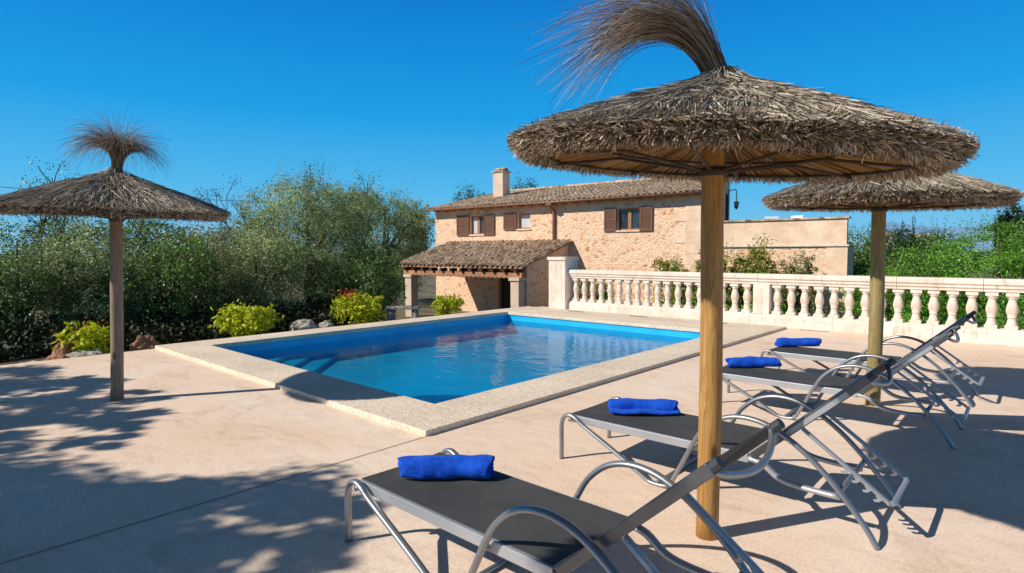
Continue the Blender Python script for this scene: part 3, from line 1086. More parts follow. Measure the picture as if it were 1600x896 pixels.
def thatch_meshes(n_top, n_rim, n_under):
    # slope strands
    u = rng.random(n_top)
    r0 = 0.05 + 0.88 * np.sqrt(u)
    th = rng.random(n_top) * 2 * np.pi
    L = rng.uniform(0.10, 0.30, n_top)
    m = 4
    t = np.linspace(0, 1, m)
    thj = th + rng.normal(0, 0.05, n_top) / (r0 + 0.25)
    P = np.zeros((n_top, m, 3))
    lift0 = rng.uniform(0.0, 0.016, n_top)
    lift1 = np.abs(rng.normal(0.010, 0.012, n_top))
    for i in range(m):
        rr = np.minimum(r0 + L * t[i] * 0.92, 1.06)
        zz = np.interp(rr, pr, pzz) - np.maximum(rr - 0.98, 0) * 0.35
        a = th + (thj - th) * t[i]
        P[:, i, 0] = rr * np.cos(a)
        P[:, i, 1] = rr * np.sin(a)
        P[:, i, 2] = zz + lift0 + (lift1 - lift0) * t[i]
    top = (P, rng.uniform(0.004, 0.009, n_top))
    # rim: short cut stalks pointing out, in a thick band
    a = rng.random(n_rim) * 2 * np.pi
    hb = rng.random(n_rim)
    lump = 0.010 * np.sin(a * 23) + 0.008 * np.sin(a * 41 + 1)
    rb = 0.90 + 0.085 * (1 - (2 * hb - 0.95) ** 2) + lump + rng.normal(0, 0.012, n_rim)
    zb_ = 1.947 + 0.088 * hb + lump * 0.5
    out = np.stack([np.cos(a), np.sin(a), np.zeros(n_rim)], 1)
    base = out * rb[:, None]
    base[:, 2] = zb_
    dirs = out * 0.75 + rng.normal(0, 0.42, (n_rim, 3))
    dirs[:, 2] += (hb - 0.42) * 0.8
    dirs /= np.linalg.norm(dirs, axis=1, keepdims=True)
    Lr = rng.uniform(0.022, 0.065, n_rim)
    P2 = np.stack([base - dirs * 0.02, base + dirs * Lr[:, None] * 0.5, base + dirs * Lr[:, None]], 1)
    rim = (P2, rng.uniform(0.004, 0.010, n_rim))
    # hanging fringe below the rim
    a = rng.random(n_under) * 2 * np.pi
    out = np.stack([np.cos(a), np.sin(a), np.zeros(n_under)], 1)
    base = out * rng.uniform(0.86, 0.985, n_under)[:, None]
    base[:, 2] = 1.950
    dirs = out * 0.35 + rng.normal(0, 0.25, (n_under, 3)) + np.array([0, 0, -0.8])
    dirs /= np.linalg.norm(dirs, axis=1, keepdims=True)
    Lr = rng.uniform(0.012, 0.042, n_under)
    P3 = np.stack([base, base + dirs * Lr[:, None] * 0.5, base + dirs * Lr[:, None]], 1)
    und = (P3, rng.uniform(0.004, 0.008, n_under))
    return top, rim, und


def lining_paths(n):
    a = np.linspace(0, 2 * np.pi, n, endpoint=False) + rng.normal(0, 0.004, n)
    P = np.zeros((n, 4, 3))
    for i, (r, z) in enumerate(((0.965, 1.948), (0.65, 2.008), (0.33, 2.07), (0.05, 2.13))):
        zz = z + rng.normal(0, 0.006, n)
        P[:, i] = np.stack([r * np.cos(a), r * np.sin(a), zz], 1)
    return P


def plume(n, wind, length, wstr, grav, stem, spread, bundle=0.035, lean=0.25, sd=0.16):
    """wind-blown tuft of grass grown from the apex"""
    steps = 16
    P = np.zeros((n, steps, 3))
    a = rng.random(n) * 2 * np.pi
    rr = bundle * np.sqrt(rng.random(n))
    p = np.stack([rr * np.cos(a), rr * np.sin(a), np.full(n, 2.33)], 1)
    rad = np.stack([np.cos(a), np.sin(a), np.zeros(n)], 1)
    v = np.array([0, 0, 1.0])[None, :] + rad * rng.uniform(0, 0.10, n)[:, None] + np.array(wind)[None, :] * lean
    v /= np.linalg.norm(v, axis=1, keepdims=True)
    L = length * np.clip(rng.normal(0.86, sd, n), 0.3, 1.25)
    ds = L / (steps - 1)
    ws = wstr * rng.uniform(0.4, 1.5, n)
    gs = grav * rng.uniform(0.3, 1.6, n)
    sp = rad * (spread * rng.uniform(0.2, 1.2, n))[:, None] + rng.normal(0, spread * 0.35, (n, 3))
    for i in range(steps):
        P[:, i] = p
        s = i / (steps - 1) * L
        on = np.clip((s - stem) / 0.10, 0, 1)[:, None]
        acc = np.array(wind)[None, :] * ws[:, None] + np.array([0, 0, -1.0])[None, :] * gs[:, None] * np.clip((s - stem) / 0.4, 0.15, 1)[:, None] + sp
        v = v + acc * on * ds[:, None]
        v /= np.linalg.norm(v, axis=1, keepdims=True)
        p = p + v * ds[:, None]
    return P, rng.uniform(0.0018, 0.004, n)


def merge_base(me, Rm, c):
    """solid body under the straw so no light leaks through"""
    mbx = MB()
    prof = [(0.012, 2.41), (0.06, 2.375), (0.16, 2.318), (0.38, 2.235), (0.60, 2.16), (0.80, 2.085), (0.91, 2.032), (0.955, 2.00), (0.95, 1.965),
            (0.90, 1.957), (0.88, 1.972), (0.6, 2.025), (0.3, 2.085), (0.062, 2.145)]
    mbx.lathe(prof, 48)
    return mbx


def parasol(loc, label, tilt, roll, scale, counts, plume_args, pole_mat, pole_r, drop=0.0):
    t = thing('straw_parasol', label, 'parasol', loc, 0, 'thatched beach parasols on the deck')
    Rm = np.array(Matrix.Rotation(roll, 3, HFW) @ Matrix.Rotation(tilt, 3, HR))
    c = np.array([0, 0, 1.95])

    def tf(V):
        W = V.copy()
        W[..., 2] -= drop
        W[..., 0] *= scale
        W[..., 1] *= scale
        return rot_about(W.reshape(-1, 3), c, Rm).reshape(V.shape)
    mbp = MB()
    zz = np.linspace(0, 1.92, 14)
    path = [(0.004 * math.sin(z * 3 + loc[0]), 0.004 * math.sin(z * 2.3 + 1), z) for z in zz]
    path += [(0, 0, 2.2)]
    rads = [pole_r * (1.04 - 0.06 * z / 2 + 0.015 * math.sin(z * 7 + loc[1])) for z in list(zz) + [2.2]]
    mbp.tube(path, rads, 20)
    mbp.build('pole', pole_mat, t, smooth=True)
    body = merge_base(None, Rm, c)
    V = tf(np.array(body.v))
    body.v = [tuple(p) for p in V]
    th = body.build('thatch', M['straw_base'], t, smooth=True)
    top, rim, und = thatch_meshes(*counts)
    link('straw_slope', ribbon_mesh('straw_slope', tf(top[0]), top[1]), M['straw_top'], th)
    link('straw_rim', ribbon_mesh('straw_rim', tf(np.concatenate([rim[0], und[0]])), np.concatenate([rim[1], und[1]])), M['straw'], th)
    lp = lining_paths(420)
    lm = link('reed_lining', ribbon_mesh('reed_lining', tf(lp), np.full(len(lp), 0.017)), M['lining'], th)
    # wire rings and ribs under the thatch
    for rr, z in ((0.86, 1.952), (0.56, 2.005)):
        mbr = MB()
        pts = []
        for k in range(41):
            a = 2 * math.pi * k / 40
            pts.append((rr * math.cos(a), rr * math.sin(a), z))
        pts = tf(np.array(pts))
        mbr.tube([tuple(p) for p in pts], 0.007, 6, cap=False)
        mbr.build('ring', M['wire'], t, smooth=True)
    for k in range(8):
        a = 2 * math.pi * (k + 0.3) / 8
        pts = [(pole_r * math.cos(a) / scale, pole_r * math.sin(a) / scale, 1.912), (0.5 * math.cos(a), 0.5 * math.sin(a), 1.975), (0.90 * math.cos(a), 0.90 * math.sin(a), 1.935)]
        pts = tf(np.array(pts))
        MB().tube([tuple(p) for p in pts], 0.008, 6).build('rib', M['wire'], t)
    MB().lathe([(pole_r + 0.002, 1.885 - drop), (pole_r + 0.012, 1.89 - drop), (pole_r + 0.012, 1.925 - drop), (pole_r + 0.002, 1.93 - drop)], 20).build('collar', M['wire'], t, smooth=True)
    P, w = plume(**plume_args)
    link('plume', ribbon_mesh('plume', tf(P), w), M['tuft'], t)
    # binding at the neck of the plume
    nb = MB().lathe([(0.075, 2.35), (0.066, 2.39), (0.060, 2.42)], 14)
    nb.v = [tuple(p) for p in tf(np.array(nb.v))]
    nb.build('plume_neck', M['straw_base'], t, smooth=True)
    return t


LEFTV = tuple(float(q) for q in -CR * np.array([1, 1, 0]))
WINDL = (LEFTV[0], LEFTV[1], 0.0)
HR = Vector((CR[0], CR[1], 0)).normalized()
HFW = Vector((CF[0], CF[1], 0)).normalized()
parasol((-1.27, 2.93, 0), 'large foreground straw parasol with long plume blown to the left on a yellow pine pole',
        R(4.0), R(3.2), 1.0, (19000, 30000, 4500),
        dict(n=1150, sd=0.18, wind=WINDL, length=0.92, wstr=1.6, grav=2.6, stem=0.02, spread=0.95, bundle=0.062, lean=0.55), M['pole'], 0.056)
left = parasol((-7.01, 1.67, 0), 'straw parasol on a grey weathered pole standing alone at the left edge of the deck',
        R(2.5), 0.0, 0.98, (10000, 11000, 2000),
        dict(n=2300, sd=0.30, wind=WINDL, length=0.62, wstr=1.0, grav=6.5, stem=0.08, spread=3.8, bundle=0.040, lean=-0.15), M['pole_old'], 0.056, drop=0.06)
left.rotation_euler = Matrix.Rotation(R(2.4), 3, HFW).to_euler()      # its pole leans a little to the right
parasol((-1.20, 6.58, 0), 'straw parasol farther back on the right, half hidden behind the nearest parasol',
        R(1.5), R(0.8), 0.99, (8000, 18000, 3000),
        dict(n=500, wind=WINDL, length=0.40, wstr=2.5, grav=4.0, stem=0.14, spread=0.8), M['pole_olive'], 0.062)

# ------------------------------------------------------------------ sun loungers
def smooth_path(pts, n=8):
    """Catmull-Rom through the points"""
    P = [Vector(p) for p in pts]
    out = []
    for i in range(len(P) - 1):
        p0, p1, p2, p3 = P[max(i - 1, 0)], P[i], P[i + 1], P[min(i + 2, len(P) - 1)]
        for k in range(n):
            t = k / n
            out.append(0.5 * ((2 * p1) + (-p0 + p2) * t + (2 * p0 - 5 * p1 + 4 * p2 - p3) * t * t + (-p0 + 3 * p1 - 3 * p2 + p3) * t ** 3))
    out.append(P[-1])
    return out


W = 0.64                                              # lounger width, local y 0..W; local x from foot to head
HINGE = 1.34
BA = R(43)
BL = 0.79


def make_lounger(label):
    t = thing('sun_lounger', label, 'sun lounger', (0, 0, 0), 0, 'sun loungers in a row on the deck')
    for y in (0.0, W):
        fr = [(0.0, y, 0.0), (0.0, y, 0.13), (0.0, y, 0.25), (0.022, y, 0.312), (0.075, y, 0.335), (0.13, y, 0.318), (0.18, y, 0.285), (0.32, y, 0.215), (0.52, y, 0.115),
              (0.67, y, 0.035), (0.72, y, 0.015), (0.80, y, 0.013), (0.845, y, 0.03), (0.88, y, 0.085), (0.95, y, 0.225), (1.01, y, 0.345), (1.07, y, 0.435),
              (1.17, y, 0.515), (1.29, y, 0.548), (1.42, y, 0.535), (1.55, y, 0.475), (1.70, y, 0.36), (1.84, y, 0.21), (1.94, y, 0.08), (1.985, y, 0.0)]
        mb = MB()
        mb.tube(smooth_path(fr, 4), 0.0145, 10, flat=(1.0, 1.35))
        mb.build('side_frame', M['metal'], t, smooth=True)
    # cross feet between the two V points
    MB().tube([(0.76, 0.0, 0.016), (0.76, W, 0.016)], 0.014, 8).build('foot_bar', M['metal'], t, smooth=True)
    # seat rails
    for y in (0.05, W - 0.05):
        mb = MB()
        mb.box((0.05, y - 0.014, 0.275), (HINGE - 0.02, y + 0.014, 0.328))
        mb.build('seat_rail', M['rail'], t, bevel=0.005)
        mb = MB()
        mb.tube(smooth_path([(HINGE - 0.019, y, 0.300), (HINGE + 0.06, y, 0.285), (HINGE + 0.15, y, 0.225), (HINGE + 0.26, y, 0.205), (1.80, y, 0.200)], 4), 0.017, 8, flat=(1, 1.3))
        mb.build('tail_rail', M['rail'], t, smooth=True)
    for x, z in ((0.07, 0.30), (HINGE - 0.03, 0.285)):
        MB().tube([(x, 0.0 if x < 0.2 else 0.05, z), (x, W if x < 0.2 else W - 0.05, z)], 0.015, 8).build('cross_bar', M['metal'], t, smooth=True)
    for y in (0.0, W):
        s = 1 if y == 0 else -1
        MB().tube([(0.985, y, 0.300), (0.985, y + s * 0.04, 0.300)], 0.014, 8).build('bracket', M['metal'], t)
    # seat sling, a slightly sagging sheet
    nxs, nys = 14, 8
    vs, fs = [], []
    for i in range(nxs + 1):
        for k in range(nys + 1):
            u, v = i / nxs, k / nys
            sag = 0.012 * math.sin(math.pi * v) * (0.4 + 0.6 * math.sin(math.pi * u))
            vs.append((0.045 + (HINGE - 0.075) * u, 0.052 + (W - 0.104) * v, 0.332 - sag))
    for i in range(nxs):
        for k in range(nys):
            a = i * (nys + 1) + k
            fs.append((a, a + 1, a + nys + 2, a + nys + 1))
    nt_ = len(vs)
    vs2 = [(x, y, z - 0.004) for x, y, z in vs]
    fs2 = [tuple(q + nt_ for q in f) for f in fs]
    MB().add(vs + vs2, fs + fs2).build('seat_sling', M['sling'], t, smooth=True)
    # backrest
    ca, sa = math.cos(BA), math.sin(BA)
    B = lambda s, h=0.0: (HINGE + s * ca - h * sa, 0.315 + s * sa + h * ca)
    for y in (0.05, W - 0.05):
        mb = MB()
        pts = [B(0.0, -0.022), B(BL, -0.022), B(BL, 0.022), B(0.0, 0.022)]
        mb.prism(pts, 'y', y - 0.014, y + 0.014)
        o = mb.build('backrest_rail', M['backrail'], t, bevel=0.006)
    mb = MB()
    for i in range(11):
        s = 0.015 + (BL - 0.03) * i / 10
        hh = 0.018 - 0.016 * math.sin(math.pi * i / 10)
        x_, z_ = B(s, hh)
        mb.v += [(x_, 0.066, z_), (x_, W - 0.066, z_)]
    mb.f += [(2 * i, 2 * i + 1, 2 * i + 3, 2 * i + 2) for i in range(10)]
    mb.build('backrest_sling', M['sling'], t, smooth=True)
    x_, z_ = B(BL - 0.015)
    hb = []
    for i in range(13):
        u = i / 12
        q = B(BL - 0.015, -0.075 * math.sin(math.pi * u) ** 0.7)
        hb.append((q[0], 0.05 + (W - 0.1) * u, q[1]))
    MB().tube(hb, 0.013, 8).build('head_bar', M['metal'], t, smooth=True)
    for y in (0.05, W - 0.05):
        mb = MB()
        p0, p1 = B(BL + 0.001, 0), B(BL + 0.035, 0)
        mb.tube([(p0[0], y, p0[1]), (p1[0], y, p1[1])], 0.02, 8)
        mb.build('end_cap', M['plastic'], t)
    # notched prop frame from the backrest to the rear
    a0 = B(0.33, -0.024)
    y0, y1 = 0.085, W - 0.085
    e0 = (2.02, 0.215)
    for y in (y0, y1):
        mb = MB()
        path = [(a0[0], y, a0[1]), (e0[0], y, e0[1])]
        mb.tube(path, 0.013, 8, flat=(0.8, 1.5))
        dx, dz = e0[0] - a0[0], e0[1] - a0[1]
        ln = math.hypot(dx, dz)
        ux, uz = dx / ln, dz / ln
        nx_, nz_ = uz, -ux                      # below the bar
        if nz_ > 0:
            nx_, nz_ = -nx_, -nz_
        for k in range(4):
            s = ln * (0.50 + 0.12 * k)
            q = []
            for (f, h) in ((0.0, 0.008), (0.040, 0.008), (0.036, 0.030), (0.022, 0.044), (0.010, 0.040), (0.020, 0.030), (0.020, 0.020), (0.008, 0.016)):
                q.append((a0[0] + ux * (s + f) + nx_ * h, a0[1] + uz * (s + f) + nz_ * h))
            mb.prism(q, 'y', y - 0.006, y + 0.006)
        mb.build('ratchet_bar', M['rail'], t)
    MB().tube([(e0[0], y0, e0[1]), (e0[0] + 0.012, y0 + 0.03, e0[1] - 0.004), (e0[0] + 0.012, y1 - 0.03, e0[1] - 0.004), (e0[0], y1, e0[1])], 0.014, 8).build('ratchet_end', M['rail'], t, smooth=True)
    MB().tube([(1.80, 0.0, 0.235), (1.80, W, 0.235)], 0.015, 8).build('rear_bar', M['metal'], t, smooth=True)
    return t


L1 = make_lounger('nearest grey sun lounger, cut off by the lower picture edge')
L1.location = (-2.635, 1.63, 0)
L1.rotation_euler = (0, 0, 0)


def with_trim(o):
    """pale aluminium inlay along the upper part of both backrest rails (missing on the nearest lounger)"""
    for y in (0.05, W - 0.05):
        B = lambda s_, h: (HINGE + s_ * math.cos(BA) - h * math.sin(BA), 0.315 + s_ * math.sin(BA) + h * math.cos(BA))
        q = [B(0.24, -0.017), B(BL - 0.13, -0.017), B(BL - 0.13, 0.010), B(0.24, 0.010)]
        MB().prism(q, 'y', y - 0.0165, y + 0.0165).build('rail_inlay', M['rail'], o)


for loc_, rz_, lb_ in (((-2.56, 3.35, 0), R(0.6), 'grey sun lounger behind the yellow parasol pole, carrying the loosely folded blue towel'),
                       ((-2.45, 5.50, 0), R(0.5), 'grey sun lounger third from the camera, in front of the olive parasol pole'),
                       ((-2.46, 7.12, 0), R(0.0), 'grey sun lounger farthest from the camera, nearest the balustrade')):
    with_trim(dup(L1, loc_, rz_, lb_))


def towel(loc, rz, length, rad, label, flap=False, seed=0):
    r_ = random.Random(seed)
    turns, n = 2.6, 84
    th = 0.0085
    k = (rad - 0.014) / (turns * 2 * math.pi)
    m = 26
    ph = [r_.uniform(0, 6.28) for _ in range(6)]
    vs, fs = [], []

    def pt(a, rr, s):
        wob = 1 + 0.05 * math.sin(3 * a + ph[0] + 4 * s) + 0.05 * math.sin(9 * s + ph[1]) + 0.03 * math.sin(5 * a - 14 * s + ph[5]) + 0.03 * math.sin(23 * s + ph[2] + a)
        end = 1.0 - 0.10 * (abs(2 * s - 1) ** 6)
        y = rr * math.cos(a) * wob * 1.08
        z = rr * math.sin(a) * wob * end
        if z < -rad * 0.72:
            z = -rad * 0.72 + (z + rad * 0.72) * 0.15
        shift = 0.010 * math.sin(2.2 * a + ph[3]) * (rr / rad)
        x = (s - 0.5) * length + shift * (2 * s - 1) * 2
        y += 0.006 * math.sin(7 * s + ph[4])
        return (x, y, z)
    for j in range(m + 1):
        s = j / m
        for i in range(n + 1):
            a = turns * 2 * math.pi * i / n
            r1 = 0.014 + k * a
            vs.append(pt(a, r1, s))
            vs.append(pt(a, max(r1 - th * 1.7, 0.003), s))
    st = (n + 1) * 2
    for j in range(m):
        for i in range(n):
            a = j * st + i * 2
            fs.append((a, a + 2, a + st + 2, a + st))
            fs.append((a + 1, a + st + 1, a + st + 3, a + 3))
    for j in (0, m):
        for i in range(n):
            a = j * st + i * 2
            fs.append((a, a + 1, a + 3, a + 2))
    for j in range(m):
        a = j * st + n * 2
        fs.append((a, a + 1, a + st + 1, a + st))
        a = j * st
        fs.append((a, a + st, a + st + 1, a + 1))
    mb = MB().add(vs, fs)
    if flap:
        vv, ff = [], []
        for layer, (zz, dy) in enumerate(((-rad * 0.72 + 0.010, 0.0), (-rad * 0.72 + 0.026, 0.012))):
            for j in range(m + 1):
                s = j / m
                for i in range(7):
                    u = i / 6
                    y = rad * 0.4 - (rad * 2.5 - dy) * u - 0.012 * math.sin(5 * s + layer) * u
                    z = zz + 0.008 * (1 - u) + 0.004 * math.sin(11 * s + 3 * u)
                    vv.append(((s - 0.48) * length * 1.06, y, z))
        q = (m + 1) * 7
        for layer in (0, 1):
            for j in range(m):
                for i in range(6):
                    a = layer * q + j * 7 + i
                    ff.append((a, a + 1, a + 8, a + 7))
        for j in range(m):
            a, b = j * 7 + 6, q + j * 7 + 6
            ff.append((a, b, b + 7, a + 7))
        for i in range(6):
            for j in (0, m):
                a, b = j * 7 + i, q + j * 7 + i
                ff.append((a, a + 1, b + 1, b))
        mb.add(vv, ff)
    o = mb.build('towel', M['towel'], None, smooth=True)
    o.location = (loc[0], loc[1], loc[2] + rad * 0.735)
    o.rotation_euler = (0, 0, rz)
    return tag(o, label, 'towel', 'blue towels on the loungers')


SZ = 0.331
towel((-2.285, 2.00, SZ), R(41), 0.475, 0.066, 'rolled royal blue towel on the foreground lounger, nearest the camera', seed=1)
towel((-2.16, 3.80, SZ), R(36), 0.47, 0.056, 'blue towel with a loose folded flap under its roll, left of the yellow parasol pole', True, seed=2)
towel((-2.17, 6.03, SZ), R(42), 0.50, 0.062, 'rolled blue towel just right of the yellow parasol pole, second from the back', seed=3)
towel((-2.23, 7.72, SZ), R(42), 0.52, 0.064, 'rolled blue towel on the farthest lounger, below the stone balusters', seed=4)

# ------------------------------------------------------------------ plants
def leaf_quads(centers, outs, size, aspect=0.45, upb=0.25):
    n = len(centers)
    nrm = outs * 0.55 + rng.normal(0, 0.55, (n, 3)) + np.array([0, 0, upb])
    nrm /= np.linalg.norm(nrm, axis=1, keepdims=True)
    t = np.cross(nrm, rng.normal(size=(n, 3)))
    t /= np.linalg.norm(t, axis=1, keepdims=True) + 1e-9
    s = np.cross(nrm, t)
    L = size * rng.uniform(0.6, 1.3, n)[:, None]
    Wd = L * aspect
    V = np.stack([centers - t * L * 0.5, centers + s * Wd * 0.5 - t * L * 0.05, centers + t * L * 0.5, centers - s * Wd * 0.5 - t * L * 0.05], 1)
    return V


def crown(blobs, n, size, clumps=60, tight=0.16, aspect=0.45, inner=0.35):
    """blobs: list of (cx,cy,cz,rx,ry,rz); leaves gather in clumps spread through each blob's volume"""
    vol = np.array([b[3] * b[4] * b[5] for b in blobs]) ** 0.8
    cnt = (n * vol / vol.sum()).astype(int)
    C, O = [], []
    for b, k in zip(blobs, cnt):
        nc = max(6, int(clumps * (k / n) * len(blobs) ** 0.5))
        d = rng.normal(size=(nc, 3))
        d /= np.linalg.norm(d, axis=1, keepdims=True)
        rad = inner + (1 - inner) * rng.random(nc) ** 0.45
        cc = d * rad[:, None]
        wts = rng.uniform(0.3, 1.6, nc)
        idx = rng.choice(nc, k, p=wts / wts.sum())
        p = cc[idx] + np.clip(rng.normal(0, tight, (k, 3)), -1.7 * tight, 1.7 * tight) * rng.uniform(0.6, 1.4, (nc, 1))[idx]
        o = p + rng.normal(0, 0.1, (k, 3))
        o /= np.linalg.norm(o, axis=1, keepdims=True) + 1e-9
        C.append(p * np.array(b[3:6]) + np.array(b[0:3]))
        O.append(o)
    return leaf_quads(np.concatenate(C), np.concatenate(O), size, aspect)


def branch_paths(base, height, levels=3, spread=0.6, n0=5, seed=0):
    r_ = random.Random(seed)
    out, tips = [], []

    def grow(p, d, L, rad, lev):
        pts = [p]
        q, dd = Vector(p), Vector(d).normalized()
        for i in range(4):
            dd = (dd + Vector((r_.uniform(-.18, .18), r_.uniform(-.18, .18), r_.uniform(-.05, .15)))).normalized()
            q = q + dd * L / 4
            pts.append(q.copy())
        out.append((pts, [rad * (1 - 0.13 * i) for i in range(5)]))
        if lev == 0:
            tips.append(q)
            return
        for _ in range(r_.randint(2, 3) if lev < levels else n0):
            a = r_.uniform(0, 6.28)
            nd = (dd + Vector((math.cos(a), math.sin(a), r_.uniform(0.0, 0.5))) * spread).normalized()
            grow(pts[r_.randint(2, 4)], nd, L * r_.uniform(0.55, 0.8), rad * 0.52, lev - 1)
    grow(Vector(base), Vector((r_.uniform(-.1, .1), r_.uniform(-.1, .1), 1)), height, 0.09 * height / 2, levels)
    return out, tips


def tree(name, label, cat, loc, height, width, kind, n, size, seed, group=None, trunk=True, low=0.05, shape='bush', depthw=None, clumps=70, twigs=0, tight=0.16):
    """root at the ground, crown of leaf clumps with an uneven outline, tapered trunk with limbs"""
    global rng
    rng = np.random.default_rng(seed)
    r_ = random.Random(seed)
    t = thing(name, label, cat, loc, 0, group)
    dw = depthw or width
    rx, ry = width / 2, dw / 2
    blobs = []
    if shape == 'bush':
        blobs.append((0, 0, height * 0.52, rx * 0.86, ry * 0.86, height * 0.47))
        for k in range(9):
            a = 6.28 * k / 9 + r_.uniform(-.3, .3)
            zf = r_.uniform(0.25, 0.86)
            s = r_.uniform(0.32, 0.5)
            blobs.append((math.cos(a) * rx * 0.62, math.sin(a) * ry * 0.62, height * zf * 0.96, rx * s, ry * s, height * s * 0.42))
    elif shape == 'tree':
        blobs.append((0, 0, height * 0.62, rx * 0.8, ry * 0.8, height * 0.34))
        for k in range(11):
            a = 6.28 * k / 11 + r_.uniform(-.4, .4)
            zf = r_.uniform(0.30, 0.90)
            s = r_.uniform(0.28, 0.46)
            q = 0.66 * (1.15 - abs(zf - 0.55))
            blobs.append((math.cos(a) * rx * q, math.sin(a) * ry * q, height * zf, rx * s, ry * s, height * s * 0.36))
    elif shape == 'cypress':
        for k in range(7):
            zf = (k + 0.6) / 7
            w_ = math.sin(math.pi * min(1, zf * 0.72 + 0.22)) ** 0.8 * (1 - zf * 0.35)
            blobs.append((0, 0, height * zf * 0.97, rx * w_, ry * w_, height * 0.12))
    elif shape == 'dome':
        blobs.append((0, 0, height * 0.46, rx * 0.92, ry * 0.92, height * 0.46))
        for k in range(6):
            a = 6.28 * k / 6 + r_.uniform(-.3, .3)
            blobs.append((math.cos(a) * rx * 0.55, math.sin(a) * ry * 0.55, height * r_.uniform(0.4, 0.75), rx * 0.36, ry * 0.36, height * 0.26))
    V = crown(blobs, n, size, clumps=clumps, tight=tight)
    if twigs:
        # loose sprays sticking out of the top
        k = twigs
        a = rng.random(k) * 6.28
        top = np.stack([np.cos(a) * rx * 0.7 * rng.random(k), np.sin(a) * ry * 0.7 * rng.random(k), np.full(k, height * 0.9)], 1)
        per = 26
        u = rng.random((k, per))
        dirv = np.stack([rng.normal(0, .45, k), rng.normal(0, .45, k), np.ones(k)], 1)
        ln = height * rng.uniform(0.08, 0.2, k)
        P = top[:, None, :] + dirv[:, None, :] * (u * ln[:, None])[:, :, None] + rng.normal(0, 0.025, (k, per, 3))
        V = np.concatenate([V, leaf_quads(P.reshape(-1, 3), np.repeat(dirv, per, 0), size * 0.6)])
    V[:, :, 2] = np.maximum(V[:, :, 2], low)
    link('crown', fast_mesh('crown', V), LEAF[kind], t)
    if trunk:
        mb = MB()
        tr = 0.035 * height if shape != 'dome' else 0.03
        pts = [(0, 0, -0.05), (r_.uniform(-.06, .06), r_.uniform(-.06, .06), height * 0.2), (r_.uniform(-.1, .1), r_.uniform(-.1, .1), height * 0.5), (0, 0, height * 0.85)]
        mb.tube(pts, [tr, tr * 0.8, tr * 0.5, tr * 0.12], 9)
        tk = mb.build('trunk', M['bark'], t, smooth=True)
        if shape in ('tree', 'bush'):
            for b in blobs[1:8]:
                s0 = Vector(pts[1]).lerp(Vector(pts[2]), r_.random())
                e0 = Vector((b[0], b[1], b[2]))
                mid = s0.lerp(e0, 0.5) + Vector((0, 0, height * 0.05))
                MB().tube([s0, mid, e0], [tr * 0.42, tr * 0.28, tr * 0.08], 6).build('limb', M['bark'], tk)
    return t


def sparse_tree(label, loc, height, seed, kind, leaves=24, size=0.07, spread=0.75):
    leaves, size = leaves * 2, size * 0.72
    """open-crowned tree: thin branches and few leaves"""
    global rng
    rng = np.random.default_rng(seed)
    t = thing('bare_tree', label, 'tree', loc, 0, 'open-crowned trees behind the hedge')
    paths, tips = branch_paths((0, 0, 0), height * 0.42, 4, spread, 5, seed)
    mb = MB()
    for pts, rads in paths:
        mb.tube(pts, [max(r, 0.011) for r in rads], 5, cap=False)
    mb.build('trunk', M['bark'], t, smooth=True)
    T = np.array([tuple(q) for q in tips])
    k = len(T)
    P = np.repeat(T, leaves, 0) + rng.normal(0, 0.13, (k * leaves, 3))
    link('crown', fast_mesh('crown', leaf_quads(P, rng.normal(size=P.shape), size)), LEAF[kind], t)
    return t


HG = 'shrubs of the garden hedge'
hedge = [  # bearing, distance, top height, width, kind, shape, n, leaf, label
    (-330, 11.5, 2.3, 3.6, 'dark', 'bush', 9000, 0.11, 'dark glossy hedge shrub beyond the left picture edge, leftmost of the hedge'),
    (-130, 11.8, 2.35, 3.4, 'dark', 'bush', 20000, 0.075, 'dark glossy hedge shrub at the left picture edge, under the left end of the parasol'),
    (30, 12.0, 2.25, 3.0, 'dark', 'bush', 32000, 0.062, 'dark green hedge shrub left of the grey weathered parasol pole'),
    (150, 12.6, 2.35, 2.8, 'olive', 'bush', 32000, 0.06, 'greyish green hedge shrub straight behind the grey weathered parasol pole'),
    (250, 13.0, 2.2, 2.9, 'dark', 'bush', 34000, 0.062, 'dark glossy hedge shrub right of the grey weathered parasol pole, behind the brown rock'),
    (335, 14.0, 2.15, 2.8, 'brown', 'bush', 30000, 0.06, 'brownish green hedge shrub at the right tip of the left parasol'),
    (400, 14.6, 2.2, 2.8, 'olive', 'bush', 30000, 0.06, 'olive green hedge shrub behind the leftmost round lime bush by the pool'),
    (548, 16.2, 1.9, 3.0, 'dark', 'bush', 26000, 0.065, 'low dark hedge shrub behind the lime bush with orange tips'),
]
for i, (bb, dep, top, wd, kind, shp, n, sz, lb) in enumerate(hedge):
    x, y = site(bb, dep)
    tree('hedge_shrub', lb, 'shrub', (x, y, -1.1), top + 1.1, wd * 1.15, kind, n, sz, 100 + i, HG, shape=shp, depthw=2.6, clumps=240, twigs=0, tight=0.10)
x, y = site(482, 16.6)
tree('olive_tree', 'tall grey-green olive tree left of centre, the highest crown in the garden', 'tree', (x, y, -1.3), 5.2, 4.0, 'olive', 64000, 0.058, 201, shape='tree', clumps=340, twigs=24, tight=0.11)
x, y = site(604, 33.5)
tree('olive_tree', 'broad grey-green olive tree touching the left corner of the farmhouse', 'tree', (x, y, G0), 6.7, 5.8, 'olive', 56000, 0.09, 202, shape='tree', clumps=320, twigs=24, tight=0.11)
x, y = site(636, 37)
tree('garden_tree', 'dark green tree in the shade behind the left pillar of the porch', 'tree', (x, y, G0), 5.2, 3.4, 'dark', 14000, 0.12, 203, shape='bush', clumps=120)
x, y = site(570, 24)
